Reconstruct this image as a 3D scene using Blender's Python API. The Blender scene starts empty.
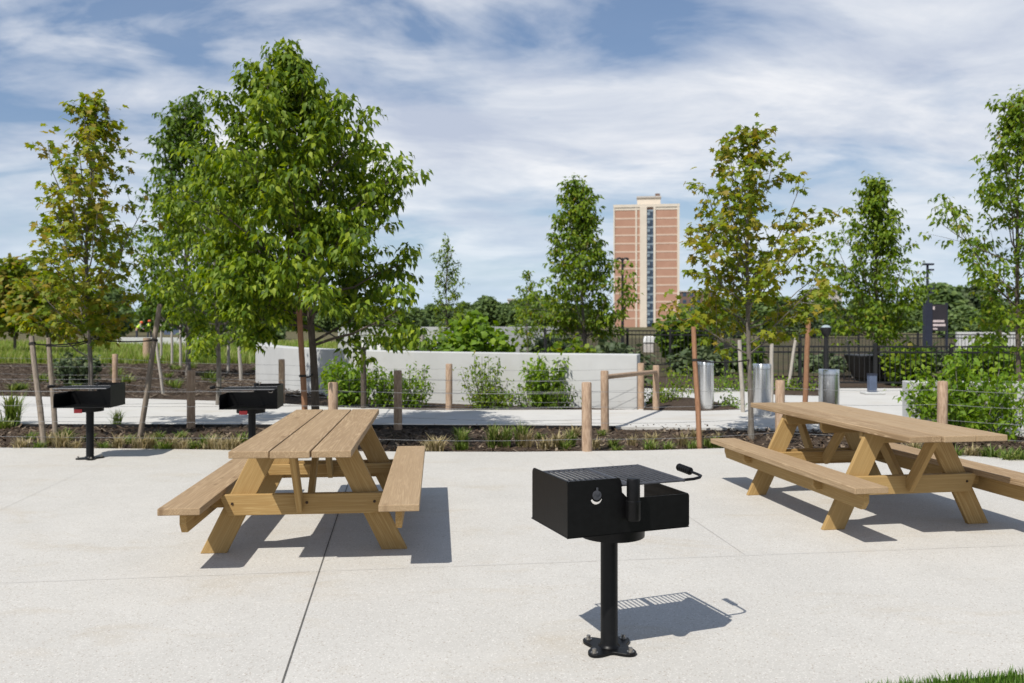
import bpy, bmesh, math, random
import numpy as np
from mathutils import Vector, Matrix, Euler, noise as mnoise
from mathutils.geometry import tessellate_polygon

R = math.radians
scene = bpy.context.scene
COL = scene.collection
CAM_H, F, CX, HY = 1.52, 850.0, 512.0, 322.0      # camera height (m), focal length and horizon in photo pixels

def gp(px, py):
    """ground point that the photo shows at a pixel"""
    d = F * CAM_H / (py - HY)
    return Vector(((px - CX) * d / F, d, 0))
def at(px, d, z=0.0):
    return Vector(((px - CX) * d / F, d, z))
def hz(py, d):
    return CAM_H - (py - HY) * d / F

# ------------------------------------------------------------------ tagging
def tag(o, label=None, cat=None, group=None, kind=None):
    if label: o['label'] = label
    if cat: o['category'] = cat
    if group: o['group'] = group
    if kind: o['kind'] = kind
    return o
def thing(name, label, cat, loc=(0, 0, 0), rz=0.0, group=None):
    o = bpy.data.objects.new(name, None)
    COL.objects.link(o)
    o.empty_display_size = 0.1
    o.location = loc
    o.rotation_euler = (0, 0, rz)
    return tag(o, label, cat, group)
def copy_tree(o, parent=None):
    c = o.copy()
    COL.objects.link(c)
    if parent is not None: c.parent = parent
    for ch in list(o.children): copy_tree(ch, c)
    return c

# ------------------------------------------------------------------ mesh builder
class MB:
    def __init__(self): self.v = []; self.f = []
    def add(self, verts, faces):
        n = len(self.v)
        self.v.extend([tuple(p) for p in verts])
        self.f.extend([tuple(i + n for i in f) for f in faces])
    def box(self, lo, hi):
        x0, y0, z0 = lo; x1, y1, z1 = hi
        self.add([(x0,y0,z0),(x1,y0,z0),(x1,y1,z0),(x0,y1,z0),(x0,y0,z1),(x1,y0,z1),(x1,y1,z1),(x0,y1,z1)],
                 [(0,3,2,1),(4,5,6,7),(0,1,5,4),(1,2,6,5),(2,3,7,6),(3,0,4,7)])
    def tube(self, pts, rad, n=8, caps=True):
        pts = [Vector(p) for p in pts]
        if not hasattr(rad, '__len__'): rad = [rad] * len(pts)
        ref = None; vs = []
        for i, p in enumerate(pts):
            t = (pts[min(i + 1, len(pts) - 1)] - pts[max(i - 1, 0)])
            t = t.normalized() if t.length > 1e-9 else Vector((0, 0, 1))
            if ref is None:
                ref = Vector((1, 0, 0)) if abs(t.x) < 0.8 else Vector((0, 1, 0))
            a = (ref - t * ref.dot(t))
            a = a.normalized() if a.length > 1e-6 else t.orthogonal().normalized()
            ref = a
            b = t.cross(a)
            for k in range(n):
                an = 2 * math.pi * k / n
                vs.append(p + (a * math.cos(an) + b * math.sin(an)) * rad[i])
        fs = []
        for i in range(len(pts) - 1):
            for k in range(n):
                k2 = (k + 1) % n
                fs.append((i*n+k, i*n+k2, (i+1)*n+k2, (i+1)*n+k))
        if caps:
            fs.append(tuple(range(n - 1, -1, -1)))
            m = (len(pts) - 1) * n
            fs.append(tuple(range(m, m + n)))
        self.add(vs, fs)
    def lathe(self, prof, n=24, c=(0, 0)):
        """profile [(r, z)...] about z"""
        vs = []; fs = []
        for r, z in prof:
            for k in range(n):
                a = 2 * math.pi * k / n
                vs.append((c[0] + r * math.cos(a), c[1] + r * math.sin(a), z))
        for i in range(len(prof) - 1):
            for k in range(n):
                k2 = (k + 1) % n
                fs.append((i*n+k, i*n+k2, (i+1)*n+k2, (i+1)*n+k))
        fs.append(tuple(range(n - 1, -1, -1)))
        fs.append(tuple(range((len(prof)-1)*n, len(prof)*n)))
        self.add(vs, fs)
    def prism(self, loops, t0, t1, axes=(0, 2, 1)):
        """polygon (outer loop, then holes) in the axes[0], axes[1] plane, extruded along axes[2] from t0 to t1"""
        if not hasattr(loops[0][0], '__len__'): loops = [loops]
        flat = [p for l in loops for p in l]
        def mk(p, t):
            v = [0, 0, 0]; v[axes[0]] = p[0]; v[axes[1]] = p[1]; v[axes[2]] = t
            return tuple(v)
        n = len(flat)
        vs = [mk(p, t0) for p in flat] + [mk(p, t1) for p in flat]
        fs = []
        if len(loops) == 1:
            fs += [tuple(range(n)), tuple(range(2*n - 1, n - 1, -1))]
        else:
            for tri in tessellate_polygon([[Vector((p[0], p[1], 0)) for p in l] for l in loops]):
                fs += [tuple(tri), tuple(i + n for i in reversed(tri))]
        o = 0
        for l in loops:
            m = len(l)
            for k in range(m):
                a, b = o + k, o + (k + 1) % m
                fs.append((a, a + n, b + n, b))
            o += m
        self.add(vs, fs)
    def build(self, name, mat, parent=None, smooth=False, bevel=0.0, seg=1, loc=None, rot=None, angle=40):
        me = bpy.data.meshes.new(name)
        me.from_pydata(self.v, [], self.f)
        bm = bmesh.new(); bm.from_mesh(me)
        bmesh.ops.recalc_face_normals(bm, faces=bm.faces)
        if bevel:
            es = [e for e in bm.edges if len(e.link_faces) == 2 and e.calc_face_angle(0) > R(25)]
            bmesh.ops.bevel(bm, geom=es, offset=bevel, segments=seg, affect='EDGES', profile=0.5)
        bm.to_mesh(me); bm.free()
        if smooth:
            me.polygons.foreach_set('use_smooth', [True] * len(me.polygons))
            try: me.set_sharp_from_angle(angle=R(angle))
            except Exception: pass
        me.materials.append(mat)
        o = bpy.data.objects.new(name, me)
        COL.objects.link(o)
        if parent is not None: o.parent = parent
        if loc is not None: o.location = loc
        if rot is not None: o.rotation_euler = rot
        return o

def np_mesh(name, verts, faces_idx, fsize, mat, parent=None):
    """verts (n,3); faces_idx flat; all faces with fsize corners"""
    me = bpy.data.meshes.new(name)
    nf = len(faces_idx) // fsize
    me.vertices.add(len(verts)); me.vertices.foreach_set('co', np.asarray(verts, dtype=np.float32).ravel())
    me.loops.add(len(faces_idx)); me.loops.foreach_set('vertex_index', np.asarray(faces_idx, dtype=np.int32))
    me.polygons.add(nf)
    me.polygons.foreach_set('loop_start', np.arange(0, nf * fsize, fsize, dtype=np.int32))
    me.update(calc_edges=True); me.validate()
    me.materials.append(mat)
    o = bpy.data.objects.new(name, me)
    COL.objects.link(o)
    if parent is not None: o.parent = parent
    return o

# ------------------------------------------------------------------ materials
class NT:
    def __init__(self, name):
        self.m = bpy.data.materials.new(name); self.m.use_nodes = True
        self.t = self.m.node_tree; self.t.nodes.clear()
        self.out = self.n('ShaderNodeOutputMaterial')
    def n(self, typ, **kw):
        nd = self.t.nodes.new(typ)
        for k, v in kw.items(): setattr(nd, k, v)
        return nd
    def l(self, a, b): self.t.links.new(a, b)
    def bsdf(self, rough=0.7, metal=0.0, spec=0.4):
        b = self.n('ShaderNodeBsdfPrincipled')
        b.inputs['Roughness'].default_value = rough
        b.inputs['Metallic'].default_value = metal
        b.inputs['Specular IOR Level'].default_value = spec
        self.l(b.outputs[0], self.out.inputs[0])
        return b
    def coords(self, kind='Object', scale=(1, 1, 1), jitter=False):
        tc = self.n('ShaderNodeTexCoord'); mp = self.n('ShaderNodeMapping')
        mp.inputs['Scale'].default_value = scale
        self.l(tc.outputs[kind], mp.inputs[0])
        if jitter:
            oi = self.n('ShaderNodeObjectInfo'); mu = self.n('ShaderNodeMath', operation='MULTIPLY'); mu.inputs[1].default_value = 37.0
            self.l(oi.outputs['Random'], mu.inputs[0])
            self.l(mu.outputs[0], mp.inputs['Location'])
        return mp.outputs[0]
    def noise(self, vec, scale, detail=4, rough=0.5, dist=0.0):
        t = self.n('ShaderNodeTexNoise')
        t.inputs['Scale'].default_value = scale; t.inputs['Detail'].default_value = detail
        t.inputs['Roughness'].default_value = rough; t.inputs['Distortion'].default_value = dist
        if vec is not None: self.l(vec, t.inputs['Vector'])
        return t.outputs['Fac']
    def ramp(self, fac, stops, interp='LINEAR'):
        r = self.n('ShaderNodeValToRGB'); cr = r.color_ramp; cr.interpolation = interp
        while len(cr.elements) < len(stops): cr.elements.new(0.5)
        for e, (p, c) in zip(cr.elements, stops):
            e.position = p; e.color = (*c, 1) if len(c) == 3 else c
        self.l(fac, r.inputs[0])
        return r.outputs[0]
    def mix(self, fac, a, b, blend='MIX'):
        m = self.n('ShaderNodeMix', data_type='RGBA', blend_type=blend)
        for sock, val in ((m.inputs[0], fac), (m.inputs[6], a), (m.inputs[7], b)):
            if hasattr(val, 'links'): self.l(val, sock)
            elif hasattr(val, '__len__'): sock.default_value = (*val, 1)
            else: sock.default_value = val
        return m.outputs[2]
    def bump(self, h, strength, dist, b):
        bp = self.n('ShaderNodeBump'); bp.inputs['Strength'].default_value = strength; bp.inputs['Distance'].default_value = dist
        self.l(h, bp.inputs['Height']); self.l(bp.outputs[0], b.inputs['Normal'])

def m_plain(name, c, rough=0.6, metal=0.0, spec=0.4, var=0.15, scale=6.0, bump=0.0):
    t = NT(name); b = t.bsdf(rough, metal, spec)
    v = t.coords('Object')
    n = t.noise(v, scale, 5, 0.6)
    lo = tuple(x * (1 - var) for x in c); hi = tuple(min(1, x * (1 + var)) for x in c)
    t.l(t.ramp(n, [(0.3, lo), (0.7, hi)]), b.inputs['Base Color'])
    if bump: t.bump(n, bump, 0.01, b)
    return t.m

def m_wood(name, c_lo, c_hi, knot, rough=0.75, bump=0.25):
    """sawn softwood: grain runs along the board's own Y axis"""
    t = NT(name); b = t.bsdf(rough, 0, 0.25)
    v = t.coords('Object', (9, 0.3, 9), jitter=True)
    g = t.noise(v, 1.6, 3, 0.5, 1.6)
    w = t.n('ShaderNodeMath', operation='MULTIPLY'); w.inputs[1].default_value = 9.0; t.l(g, w.inputs[0])
    s = t.n('ShaderNodeMath', operation='SINE'); w2 = t.n('ShaderNodeMath', operation='MULTIPLY'); w2.inputs[1].default_value = 6.28
    t.l(w.outputs[0], w2.inputs[0]); t.l(w2.outputs[0], s.inputs[0])
    rings = t.ramp(s.outputs[0], [(0.0, (0, 0, 0)), (0.45, (.55, .55, .55)), (1.0, (1, 1, 1))])
    fine = t.noise(t.coords('Object', (80, 0.7, 80), jitter=True), 2.0, 4, 0.6)
    blot = t.noise(t.coords('Object', (3, 0.8, 3), jitter=True), 2.0, 4, 0.6)
    col = t.mix(rings, c_lo, c_hi)
    col = t.mix(t.ramp(fine, [(0.35, (.55, .55, .55)), (0.65, (0, 0, 0))]), col, tuple(x * 0.72 for x in c_lo))
    col = t.mix(t.ramp(blot, [(0.4, (0, 0, 0)), (0.75, (.5, .5, .5))]), col, tuple(x * 0.8 for x in c_lo))
    vo = t.n('ShaderNodeTexVoronoi'); vo.inputs['Scale'].default_value = 1.0
    t.l(t.coords('Object', (5.5, 2.6, 0.8), jitter=True), vo.inputs['Vector'])
    kn = t.ramp(vo.outputs['Distance'], [(0.045, (.9, .9, .9)), (0.10, (.25, .25, .25)), (0.16, (0, 0, 0))])
    col = t.mix(kn, col, knot)
    oi = t.n('ShaderNodeObjectInfo')
    col = t.mix(t.ramp(oi.outputs['Random'], [(0, (0, 0, 0)), (1, (.6, .6, .6))]), col, tuple(x * 0.78 for x in c_hi))
    t.l(col, b.inputs['Base Color'])
    t.bump(fine, bump, 0.004, b)
    return t.m

def m_leaf(name, stops, trans=0.35, rough=0.55, spec=0.3, patch=None):
    t = NT(name)
    b = t.n('ShaderNodeBsdfPrincipled'); b.inputs['Roughness'].default_value = rough; b.inputs['Specular IOR Level'].default_value = spec
    ge = t.n('ShaderNodeNewGeometry')
    col = t.ramp(ge.outputs['Random Per Island'], stops)
    if patch:
        n = t.noise(t.coords('Object'), patch[1], 3, 0.6)
        col = t.mix(t.ramp(n, [(patch[2], (0, 0, 0)), (patch[3], (1, 1, 1))]), col, patch[0])
    t.l(col, b.inputs['Base Color'])
    tr = t.n('ShaderNodeBsdfTranslucent')
    hs = t.n('ShaderNodeHueSaturation'); hs.inputs['Value'].default_value = 1.5; hs.inputs['Saturation'].default_value = 1.1; hs.inputs['Hue'].default_value = 0.49
    t.l(col, hs.inputs['Color']); t.l(hs.outputs[0], tr.inputs['Color'])
    mx = t.n('ShaderNodeMixShader'); mx.inputs[0].default_value = trans
    t.l(b.outputs[0], mx.inputs[1]); t.l(tr.outputs[0], mx.inputs[2]); t.l(mx.outputs[0], t.out.inputs[0])
    return t.m

def m_bark(name, lo, hi):
    t = NT(name); b = t.bsdf(0.9, 0, 0.15)
    n = t.noise(t.coords('Object', (30, 30, 6)), 1.5, 5, 0.65)
    t.l(t.ramp(n, [(0.3, lo), (0.7, hi)]), b.inputs['Base Color']); t.bump(n, 0.6, 0.01, b)
    return t.m

def m_concrete(name, c, speck=True, stain=(0.40, 0.345, 0.265)):
    t = NT(name); b = t.bsdf(0.85, 0, 0.25)
    v = t.coords('Object')
    big = t.noise(v, 0.55, 5, 0.6, 0.4); mid = t.noise(v, 3.2, 6, 0.65); fine = t.noise(v, 95, 3, 0.7)
    col = t.ramp(big, [(0.3, tuple(x * 0.93 for x in c)), (0.7, tuple(min(1, x * 1.05) for x in c))])
    col = t.mix(t.ramp(mid, [(0.35, (.35, .35, .35)), (0.6, (0, 0, 0))]), col, tuple(x * 0.86 for x in c))
    st = t.noise(t.coords('Object', (1.0, 2.2, 1)), 0.9, 6, 0.7, 0.6)
    col = t.mix(t.ramp(st, [(0.54, (0, 0, 0)), (0.74, (.6, .6, .6))]), col, stain)
    sp = t.noise(t.coords('Object', (1, 3.0, 1)), 1.7, 2, 0.5)
    col = t.mix(t.ramp(sp, [(0.765, (0, 0, 0)), (0.80, (.55, .55, .55))]), col, (0.3, 0.27, 0.22))
    if speck:
        vo = t.n('ShaderNodeTexVoronoi'); vo.inputs['Scale'].default_value = 165; t.l(v, vo.inputs['Vector'])
        wn = t.n('ShaderNodeSeparateColor'); t.l(vo.outputs['Color'], wn.inputs[0])
        col = t.mix(t.ramp(wn.outputs[0], [(0.0, (.42, .42, .42)), (0.2, (0, 0, 0))]), col, tuple(x * 0.68 for x in c))
        col = t.mix(t.ramp(wn.outputs[1], [(0.82, (0, 0, 0)), (1.0, (.7, .7, .7))]), col, (0.62, 0.60, 0.56))
        col = t.mix(t.ramp(wn.outputs[2], [(0.965, (0, 0, 0)), (0.98, (.6, .6, .6))]), col, (0.27, 0.22, 0.17))
        t.bump(fine, 0.35, 0.004, b)
    t.l(col, b.inputs['Base Color'])
    return t.m

def m_soil(name, stops, s1=22, bump=1.0, coarse=None):
    t = NT(name); b = t.bsdf(0.95, 0, 0.1)
    v = t.coords('Object')
    n = t.noise(v, s1, 6, 0.7, 0.5); big = t.noise(v, 0.7, 4, 0.6)
    col = t.ramp(n, stops)
    if coarse: col = t.mix(t.ramp(big, [(0.45, (0, 0, 0)), (0.65, (1, 1, 1))]), col, coarse)
    t.l(col, b.inputs['Base Color']); t.bump(n, bump, 0.03, b)
    return t.m

M = {}
M['top'] = m_wood('weathered_pine', (0.29, 0.195, 0.108), (0.475, 0.345, 0.21), (0.12, 0.064, 0.028), bump=0.25)
M['frame'] = m_wood('honey_pine', (0.345, 0.21, 0.075), (0.47, 0.32, 0.135), (0.17, 0.085, 0.03), bump=0.15)
M['post'] = m_bark('peeled_log', (0.25, 0.165, 0.11), (0.50, 0.37, 0.265))
M['stake'] = m_bark('grey_stake_wood', (0.17, 0.14, 0.11), (0.30, 0.25, 0.20))
M['redstake'] = m_bark('red_brown_stake_wood', (0.22, 0.115, 0.065), (0.33, 0.18, 0.105))
M['palestake'] = m_bark('pale_stake_wood', (0.33, 0.30, 0.26), (0.47, 0.43, 0.38))
M['barkgrey'] = m_bark('grey_bark', (0.10, 0.085, 0.07), (0.22, 0.20, 0.175))
M['barkpale'] = m_bark('pale_bark', (0.24, 0.22, 0.20), (0.42, 0.39, 0.36))
M['barkdark'] = m_bark('dark_bark', (0.055, 0.045, 0.035), (0.13, 0.105, 0.085))
M['black'] = m_plain('black_powder_coat', (0.0035, 0.0035, 0.0038), 0.40, 0, 0.22, 0.35, 30, 0.04)
M['blackmatte'] = m_plain('sooty_steel', (0.010, 0.0095, 0.009), 0.75, 0, 0.3, 0.5, 18)
M['iron'] = m_plain('black_painted_iron', (0.012, 0.012, 0.013), 0.5)
M['grate'] = m_plain('grate_steel', (0.055, 0.057, 0.066), 0.5, 0.2, 0.5, 0.3, 40)
M['bolt'] = m_plain('galvanised_bolt', (0.35, 0.33, 0.30), 0.4, 0.9)
M['darkbolt'] = m_plain('dark_bolt', (0.05, 0.03, 0.018), 0.5, 0.4)
M['red'] = m_plain('red_label', (0.42, 0.03, 0.035), 0.5)
M['pale'] = m_plain('pale_print', (0.6, 0.5, 0.5), 0.6)
M['wire'] = m_plain('galvanised_wire', (0.30, 0.30, 0.30), 0.5, 0.5)
M['steel'] = m_plain('brushed_stainless', (0.68, 0.69, 0.70), 0.26, 1.0, 0.5, 0.05, 60)
_b = [n for n in M['steel'].node_tree.nodes if n.type == 'BSDF_PRINCIPLED'][0]
_b.inputs['Anisotropic'].default_value = 0.85; _b.inputs['Anisotropic Rotation'].default_value = 0.25
_tg = M['steel'].node_tree.nodes.new('ShaderNodeTangent'); _tg.direction_type = 'RADIAL'; _tg.axis = 'Z'
M['steel'].node_tree.links.new(_tg.outputs[0], _b.inputs['Tangent'])
M['steeldark'] = m_plain('bin_inside', (0.02, 0.02, 0.02), 0.8)
M['strap'] = m_plain('black_strap', (0.02, 0.018, 0.016), 0.8)
M['wall'] = m_concrete('white_concrete', (0.48, 0.485, 0.48), False, (0.42, 0.41, 0.385))
M['patio'] = m_concrete('patio_concrete', (0.472, 0.455, 0.420))
M['path'] = m_concrete('path_concrete', (0.50, 0.49, 0.465), False)
M['joint'] = m_plain('joint_sealant', (0.10, 0.095, 0.085), 0.9, var=0.4, scale=20)
M['jointpale'] = m_plain('saw_cut_joint', (0.42, 0.405, 0.378), 0.9, var=0.12, scale=1.2)
M['mulch'] = m_soil('bark_mulch', [(0.28, (0.02, 0.014, 0.010)), (0.5, (0.068, 0.049, 0.036)), (0.75, (0.15, 0.115, 0.088))], 26)
M['chip'] = m_leaf('mulch_chip', [(0, (0.03, 0.02, 0.013)), (0.6, (0.10, 0.068, 0.045)), (1, (0.24, 0.19, 0.14))], 0.0, 0.95, 0.1)
M['chipdark'] = m_leaf('dark_mulch_chip', [(0, (0.022, 0.016, 0.011)), (0.7, (0.062, 0.046, 0.034)), (1, (0.14, 0.115, 0.09))], 0.0, 0.95, 0.1)
M['ground'] = m_soil('rough_ground', [(0.3, (0.055, 0.06, 0.025)), (0.5, (0.10, 0.095, 0.045)), (0.7, (0.15, 0.125, 0.075))], 1.4, 0.6, (0.115, 0.09, 0.055))
M['meadow'] = m_soil('meadow_soil', [(0.3, (0.07, 0.115, 0.022)), (0.55, (0.14, 0.18, 0.04)), (0.75, (0.22, 0.21, 0.08))], 2.5, 0.5, (0.17, 0.15, 0.07))
M['lawnsoil'] = m_soil('lawn_soil', [(0.3, (0.03, 0.04, 0.012)), (0.7, (0.06, 0.08, 0.02))], 30)
M['lush'] = m_leaf('lush_leaf', [(0, (0.045, 0.092, 0.006)), (0.4, (0.105, 0.175, 0.009)), (0.75, (0.185, 0.262, 0.013)), (1, (0.29, 0.355, 0.026))], 0.40)
M['maple'] = m_leaf('turning_leaf', [(0, (0.095, 0.155, 0.012)), (0.4, (0.18, 0.235, 0.016)), (0.7, (0.26, 0.265, 0.022)), (0.87, (0.28, 0.21, 0.035)), (1, (0.22, 0.29, 0.024))], 0.44, patch=((0.31, 0.20, 0.045), 1.6, 0.60, 0.80))
M['dark'] = m_leaf('deep_green_leaf', [(0, (0.042, 0.095, 0.010)), (0.5, (0.085, 0.15, 0.014)), (1, (0.145, 0.21, 0.02))], 0.38)
M['mid'] = m_leaf('mid_green_leaf', [(0, (0.065, 0.13, 0.010)), (0.5, (0.14, 0.22, 0.014)), (0.95, (0.22, 0.29, 0.02)), (1, (0.22, 0.17, 0.03))], 0.42)
M['shrub'] = m_leaf('bright_shrub_leaf', [(0, (0.08, 0.16, 0.012)), (0.5, (0.15, 0.255, 0.02)), (1, (0.24, 0.34, 0.03))], 0.42)
M['sageshrub'] = m_leaf('dull_shrub_leaf', [(0, (0.05, 0.075, 0.035)), (0.5, (0.085, 0.12, 0.05)), (1, (0.14, 0.17, 0.08))], 0.25)
M['far'] = m_leaf('far_leaf', [(0, (0.075, 0.12, 0.042)), (0.5, (0.115, 0.175, 0.055)), (1, (0.17, 0.235, 0.07))], 0.38)
M['rust'] = m_leaf('rust_tinged_leaf', [(0, (0.10, 0.16, 0.015)), (0.5, (0.18, 0.235, 0.02)), (0.8, (0.30, 0.21, 0.04)), (1, (0.23, 0.28, 0.025))], 0.42)
M['grass'] = m_leaf('lawn_blade', [(0, (0.05, 0.12, 0.012)), (0.6, (0.09, 0.19, 0.02)), (1, (0.17, 0.25, 0.05))], 0.35)
M['tuftg'] = m_leaf('green_tuft_blade', [(0, (0.07, 0.125, 0.018)), (0.6, (0.15, 0.215, 0.035)), (1, (0.27, 0.28, 0.09))], 0.3)
M['tuftt'] = m_leaf('straw_tuft_blade', [(0, (0.20, 0.175, 0.07)), (0.5, (0.36, 0.30, 0.15)), (1, (0.48, 0.40, 0.25))], 0.3)
M['meadowb'] = m_leaf('meadow_blade', [(0, (0.13, 0.21, 0.03)), (0.6, (0.22, 0.29, 0.045)), (1, (0.36, 0.34, 0.14))], 0.4)
M['brick'] = None

# brick of the tower (real small courses, faint)
def m_brick():
    t = NT('tower_brick'); b = t.bsdf(0.9, 0, 0.2)
    v = t.coords('Object', (1, 1, 1))
    n = t.noise(v, 0.35, 4, 0.6)
    c = t.ramp(n, [(0.3, (0.36, 0.20, 0.14)), (0.7, (0.42, 0.245, 0.175))])
    n2 = t.noise(t.coords('Object', (0.4, 0.4, 14)), 1.0, 2, 0.5)
    c = t.mix(t.ramp(n2, [(0.4, (0, 0, 0)), (0.6, (.35, .35, .35))]), c, (0.42, 0.25, 0.18))
    t.l(c, b.inputs['Base Color']); return t.m
M['brick'] = m_brick()
M['cream'] = m_plain('cream_stone', (0.60, 0.53, 0.44), 0.85, var=0.06, scale=0.5)
M['mortar'] = m_plain('pale_floor_band', (0.55, 0.42, 0.33), 0.85, var=0.08, scale=0.5)
M['glass'] = m_plain('dark_glass', (0.03, 0.05, 0.08), 0.12, 0, 0.6, 0.4, 0.6)
M['spandrel'] = m_plain('blue_grey_panel', (0.20, 0.25, 0.29), 0.35, 0, 0.5, 0.3, 0.7)
M['brownb'] = m_plain('brown_render', (0.17, 0.11, 0.085), 0.9)
M['paleb'] = m_plain('pale_render', (0.44, 0.41, 0.38), 0.9)
M['signdark'] = m_plain('dark_sign_panel', (0.028, 0.024, 0.030), 0.55)
M['navy'] = m_plain('dark_navy_paint', (0.022, 0.026, 0.045), 0.5)
M['white'] = m_plain('white_paint', (0.78, 0.78, 0.76), 0.6, var=0.05)
M['bluegrey'] = m_plain('blue_grey_paint', (0.085, 0.11, 0.17), 0.5)
M['lampglass'] = m_plain('lamp_lens', (0.30, 0.36, 0.38), 0.3)
M['skin'] = m_plain('skin', (0.42, 0.26, 0.19), 0.6)
M['hivis'] = m_plain('hi_vis_yellow', (0.55, 0.75, 0.06), 0.7)
M['orange'] = m_plain('orange_hard_hat', (0.75, 0.12, 0.04), 0.4)
M['trouser'] = m_plain('dark_trousers', (0.035, 0.04, 0.055), 0.9)
M['shirt'] = m_plain('grey_shirt', (0.25, 0.27, 0.30), 0.9)
M['brownfield'] = m_soil('dry_bank', [(0.3, (0.04, 0.036, 0.02)), (0.6, (0.09, 0.07, 0.043)), (0.8, (0.14, 0.108, 0.07))], 2.2, 0.8, (0.05, 0.055, 0.025))

# ------------------------------------------------------------------ setting: ground
def sheet(name, pts, z, mat, thick=0.0, kind='structure'):
    mb = MB()
    if thick:
        mb.prism([(p[0], p[1]) for p in pts], z - thick, z, axes=(0, 1, 2))
    else:
        mb.add([(p[0], p[1], z) for p in pts], [tuple(range(len(pts)))])
    o = mb.build(name, mat)
    for p in o.data.polygons: pass
    o['kind'] = kind
    return o
sheet('ground', [(-1500, -60), (1500, -60), (1500, 2500), (-1500, 2500)], -0.12, M['ground'])

def bumpy(name, x0, x1, y0, y1, step, z, amp, mat, sc=1.7, kind='structure'):
    nx = int((x1 - x0) / step) + 1; ny = int((y1 - y0) / step) + 1
    xs = np.linspace(x0, x1, nx); ys = np.linspace(y0, y1, ny)
    vs = []
    for y in ys:
        for x in xs:
            vs.append((x, y, z + amp * (mnoise.noise((x*sc, y*sc, 0.3)) + 0.5*mnoise.noise((x*sc*3.1, y*sc*3.1, 4.3)))))
    i = np.arange(nx * ny).reshape(ny, nx)
    f = np.stack([i[:-1, :-1], i[:-1, 1:], i[1:, 1:], i[1:, :-1]], -1).reshape(-1)
    o = np_mesh(name, np.array(vs), f, 4, mat); o['kind'] = kind
    o.data.polygons.foreach_set('use_smooth', [True] * len(o.data.polygons))
    return o
bumpy('planting_bed', -24, 9.5, 8.9, 32, 0.13, -0.036, 0.014, M['mulch'])
bumpy('meadow', -75, -3, 31.5, 68, 0.8, -0.03, 0.05, M['meadow'], 0.35)
bumpy('dry_bank', 3, 70, 24, 80, 1.2, -0.02, 0.06, M['brownfield'], 0.3)

# patio: near slab with its slightly bowed far edge
edge = [(-14, 10.55), (-9, 10.4), (-6.2, 10.28), (-4.5, 10.2), (-3, 10.08), (-1.5, 9.98), (0, 9.95), (1.5, 10.05), (2.6, 10.25), (3.6, 10.2), (4.6, 9.95), (5.6, 9.45), (7.2, 8.6), (11, 6.4)]
lawn_edge = [gp(1150, 665), gp(1024, 677), gp(960, 682), gp(905, 688), gp(850, 696), gp(800, 708)]
patio_pts = [(-14, -3), (12, -3)] + [(11, 6.4)] + list(reversed(edge))[1:]
sheet('patio', patio_pts, 0.0, M['patio'], 0.11)
# joints: sealed and saw-cut, as thin strips laid on the slab
def strip(name, a, b, w, z, mat):
    a = Vector(a).to_2d(); b = Vector(b).to_2d(); t = (b - a).normalized(); n = Vector((-t.y, t.x)) * w / 2
    return sheet(name, [a - n, b - n, b + n, a + n], z, mat)
def thru(p, ang, lo, hi):
    p = Vector(p); t = Vector((math.sin(ang), math.cos(ang), 0))
    return p + t * lo, p + t * hi
JA = -R(7.4)
p0 = gp(313, 590)
for i, (k, w, mt) in enumerate([(0, 0.0075, 'joint'), (2.72, 0.003, 'jointpale'), (-2.72, 0.003, 'jointpale'), (5.44, 0.003, 'jointpale'), (-5.44, 0.003, 'jointpale')]):
    q = p0 + Vector((math.cos(JA), -math.sin(JA), 0)) * k
    far = 9.95 - q.y - abs(k) * 0.05 if k < 4 else 6.2 - q.y
    a, b = thru(q, JA, -6 if k == 0 else 5.55 - q.y, far / math.cos(JA) - 0.05)
    strip('patio_joint', a, b, w, 0.003, M[mt])
for k in (0.0,):
    q = gp(540, 563.5) + Vector((-math.sin(-JA), math.cos(JA), 0)) * k
    t = Vector((math.cos(-JA), math.sin(-JA), 0))
    strip('patio_joint', q - t * 8, q + t * 6.0, 0.0035, 0.006, M['jointpale'])

# path along the bed, plaza beyond
path_pts = [(-16, 12.7), (-9, 12.6), (-4, 12.55), (0, 12.45), (1.5, 12.35), (4, 12.1), (6.2, 11.7), (9.2, 11.0),
            (9.6, 19.5), (2.9, 19.5), (2.2, 14.75), (-1.6, 14.7), (-3.2, 15.2), (-4.7, 16.1), (-7.5, 16.9), (-10.5, 17.5), (-16, 18.2)]
sheet('path', path_pts, 0.0, M['path'], 0.10)
ed = [(-16, 12.68), (-9, 12.58), (-4, 12.53), (0, 12.43), (1.5, 12.33)]
mb = MB(); n_ = len(ed)
mb.prism([(x, y) for x, y in ed] + [(x, y - 0.014) for x, y in reversed(ed)], -0.11, 0.014, axes=(0, 1, 2))
o = mb.build('path_shade_strip', M['iron']); o['kind'] = 'structure'  # black strip added to stand in for the shade line below the path
def mulch_patch(pts, name='planting_patch'):
    mb = MB(); c = Vector((sum(p[0] for p in pts) / len(pts), sum(p[1] for p in pts) / len(pts), 0.045))
    ring = [(p[0], p[1], 0.004) for p in pts]
    inner = [tuple(c.lerp(Vector(p), 0.8).xy) + (0.035,) for p in ring]
    n = len(ring)
    mb.add(ring + inner + [tuple(c)], [(k, (k+1) % n, n + (k+1) % n, n + k) for k in range(n)] + [(n + k, n + (k+1) % n, 2*n) for k in range(n)])
    o = mb.build(name, M['mulch']); o['kind'] = 'structure'
mulch_patch([gp(643, 410.2).xy, gp(700, 411).xy, gp(741, 409.5).xy, gp(716, 402).xy, gp(690, 398).xy, gp(650, 397.5).xy])
mulch_patch([gp(778, 395).xy, gp(822, 396).xy, gp(822, 389.5).xy, gp(730, 389.5).xy])

rng = np.random.default_rng(5)
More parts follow.
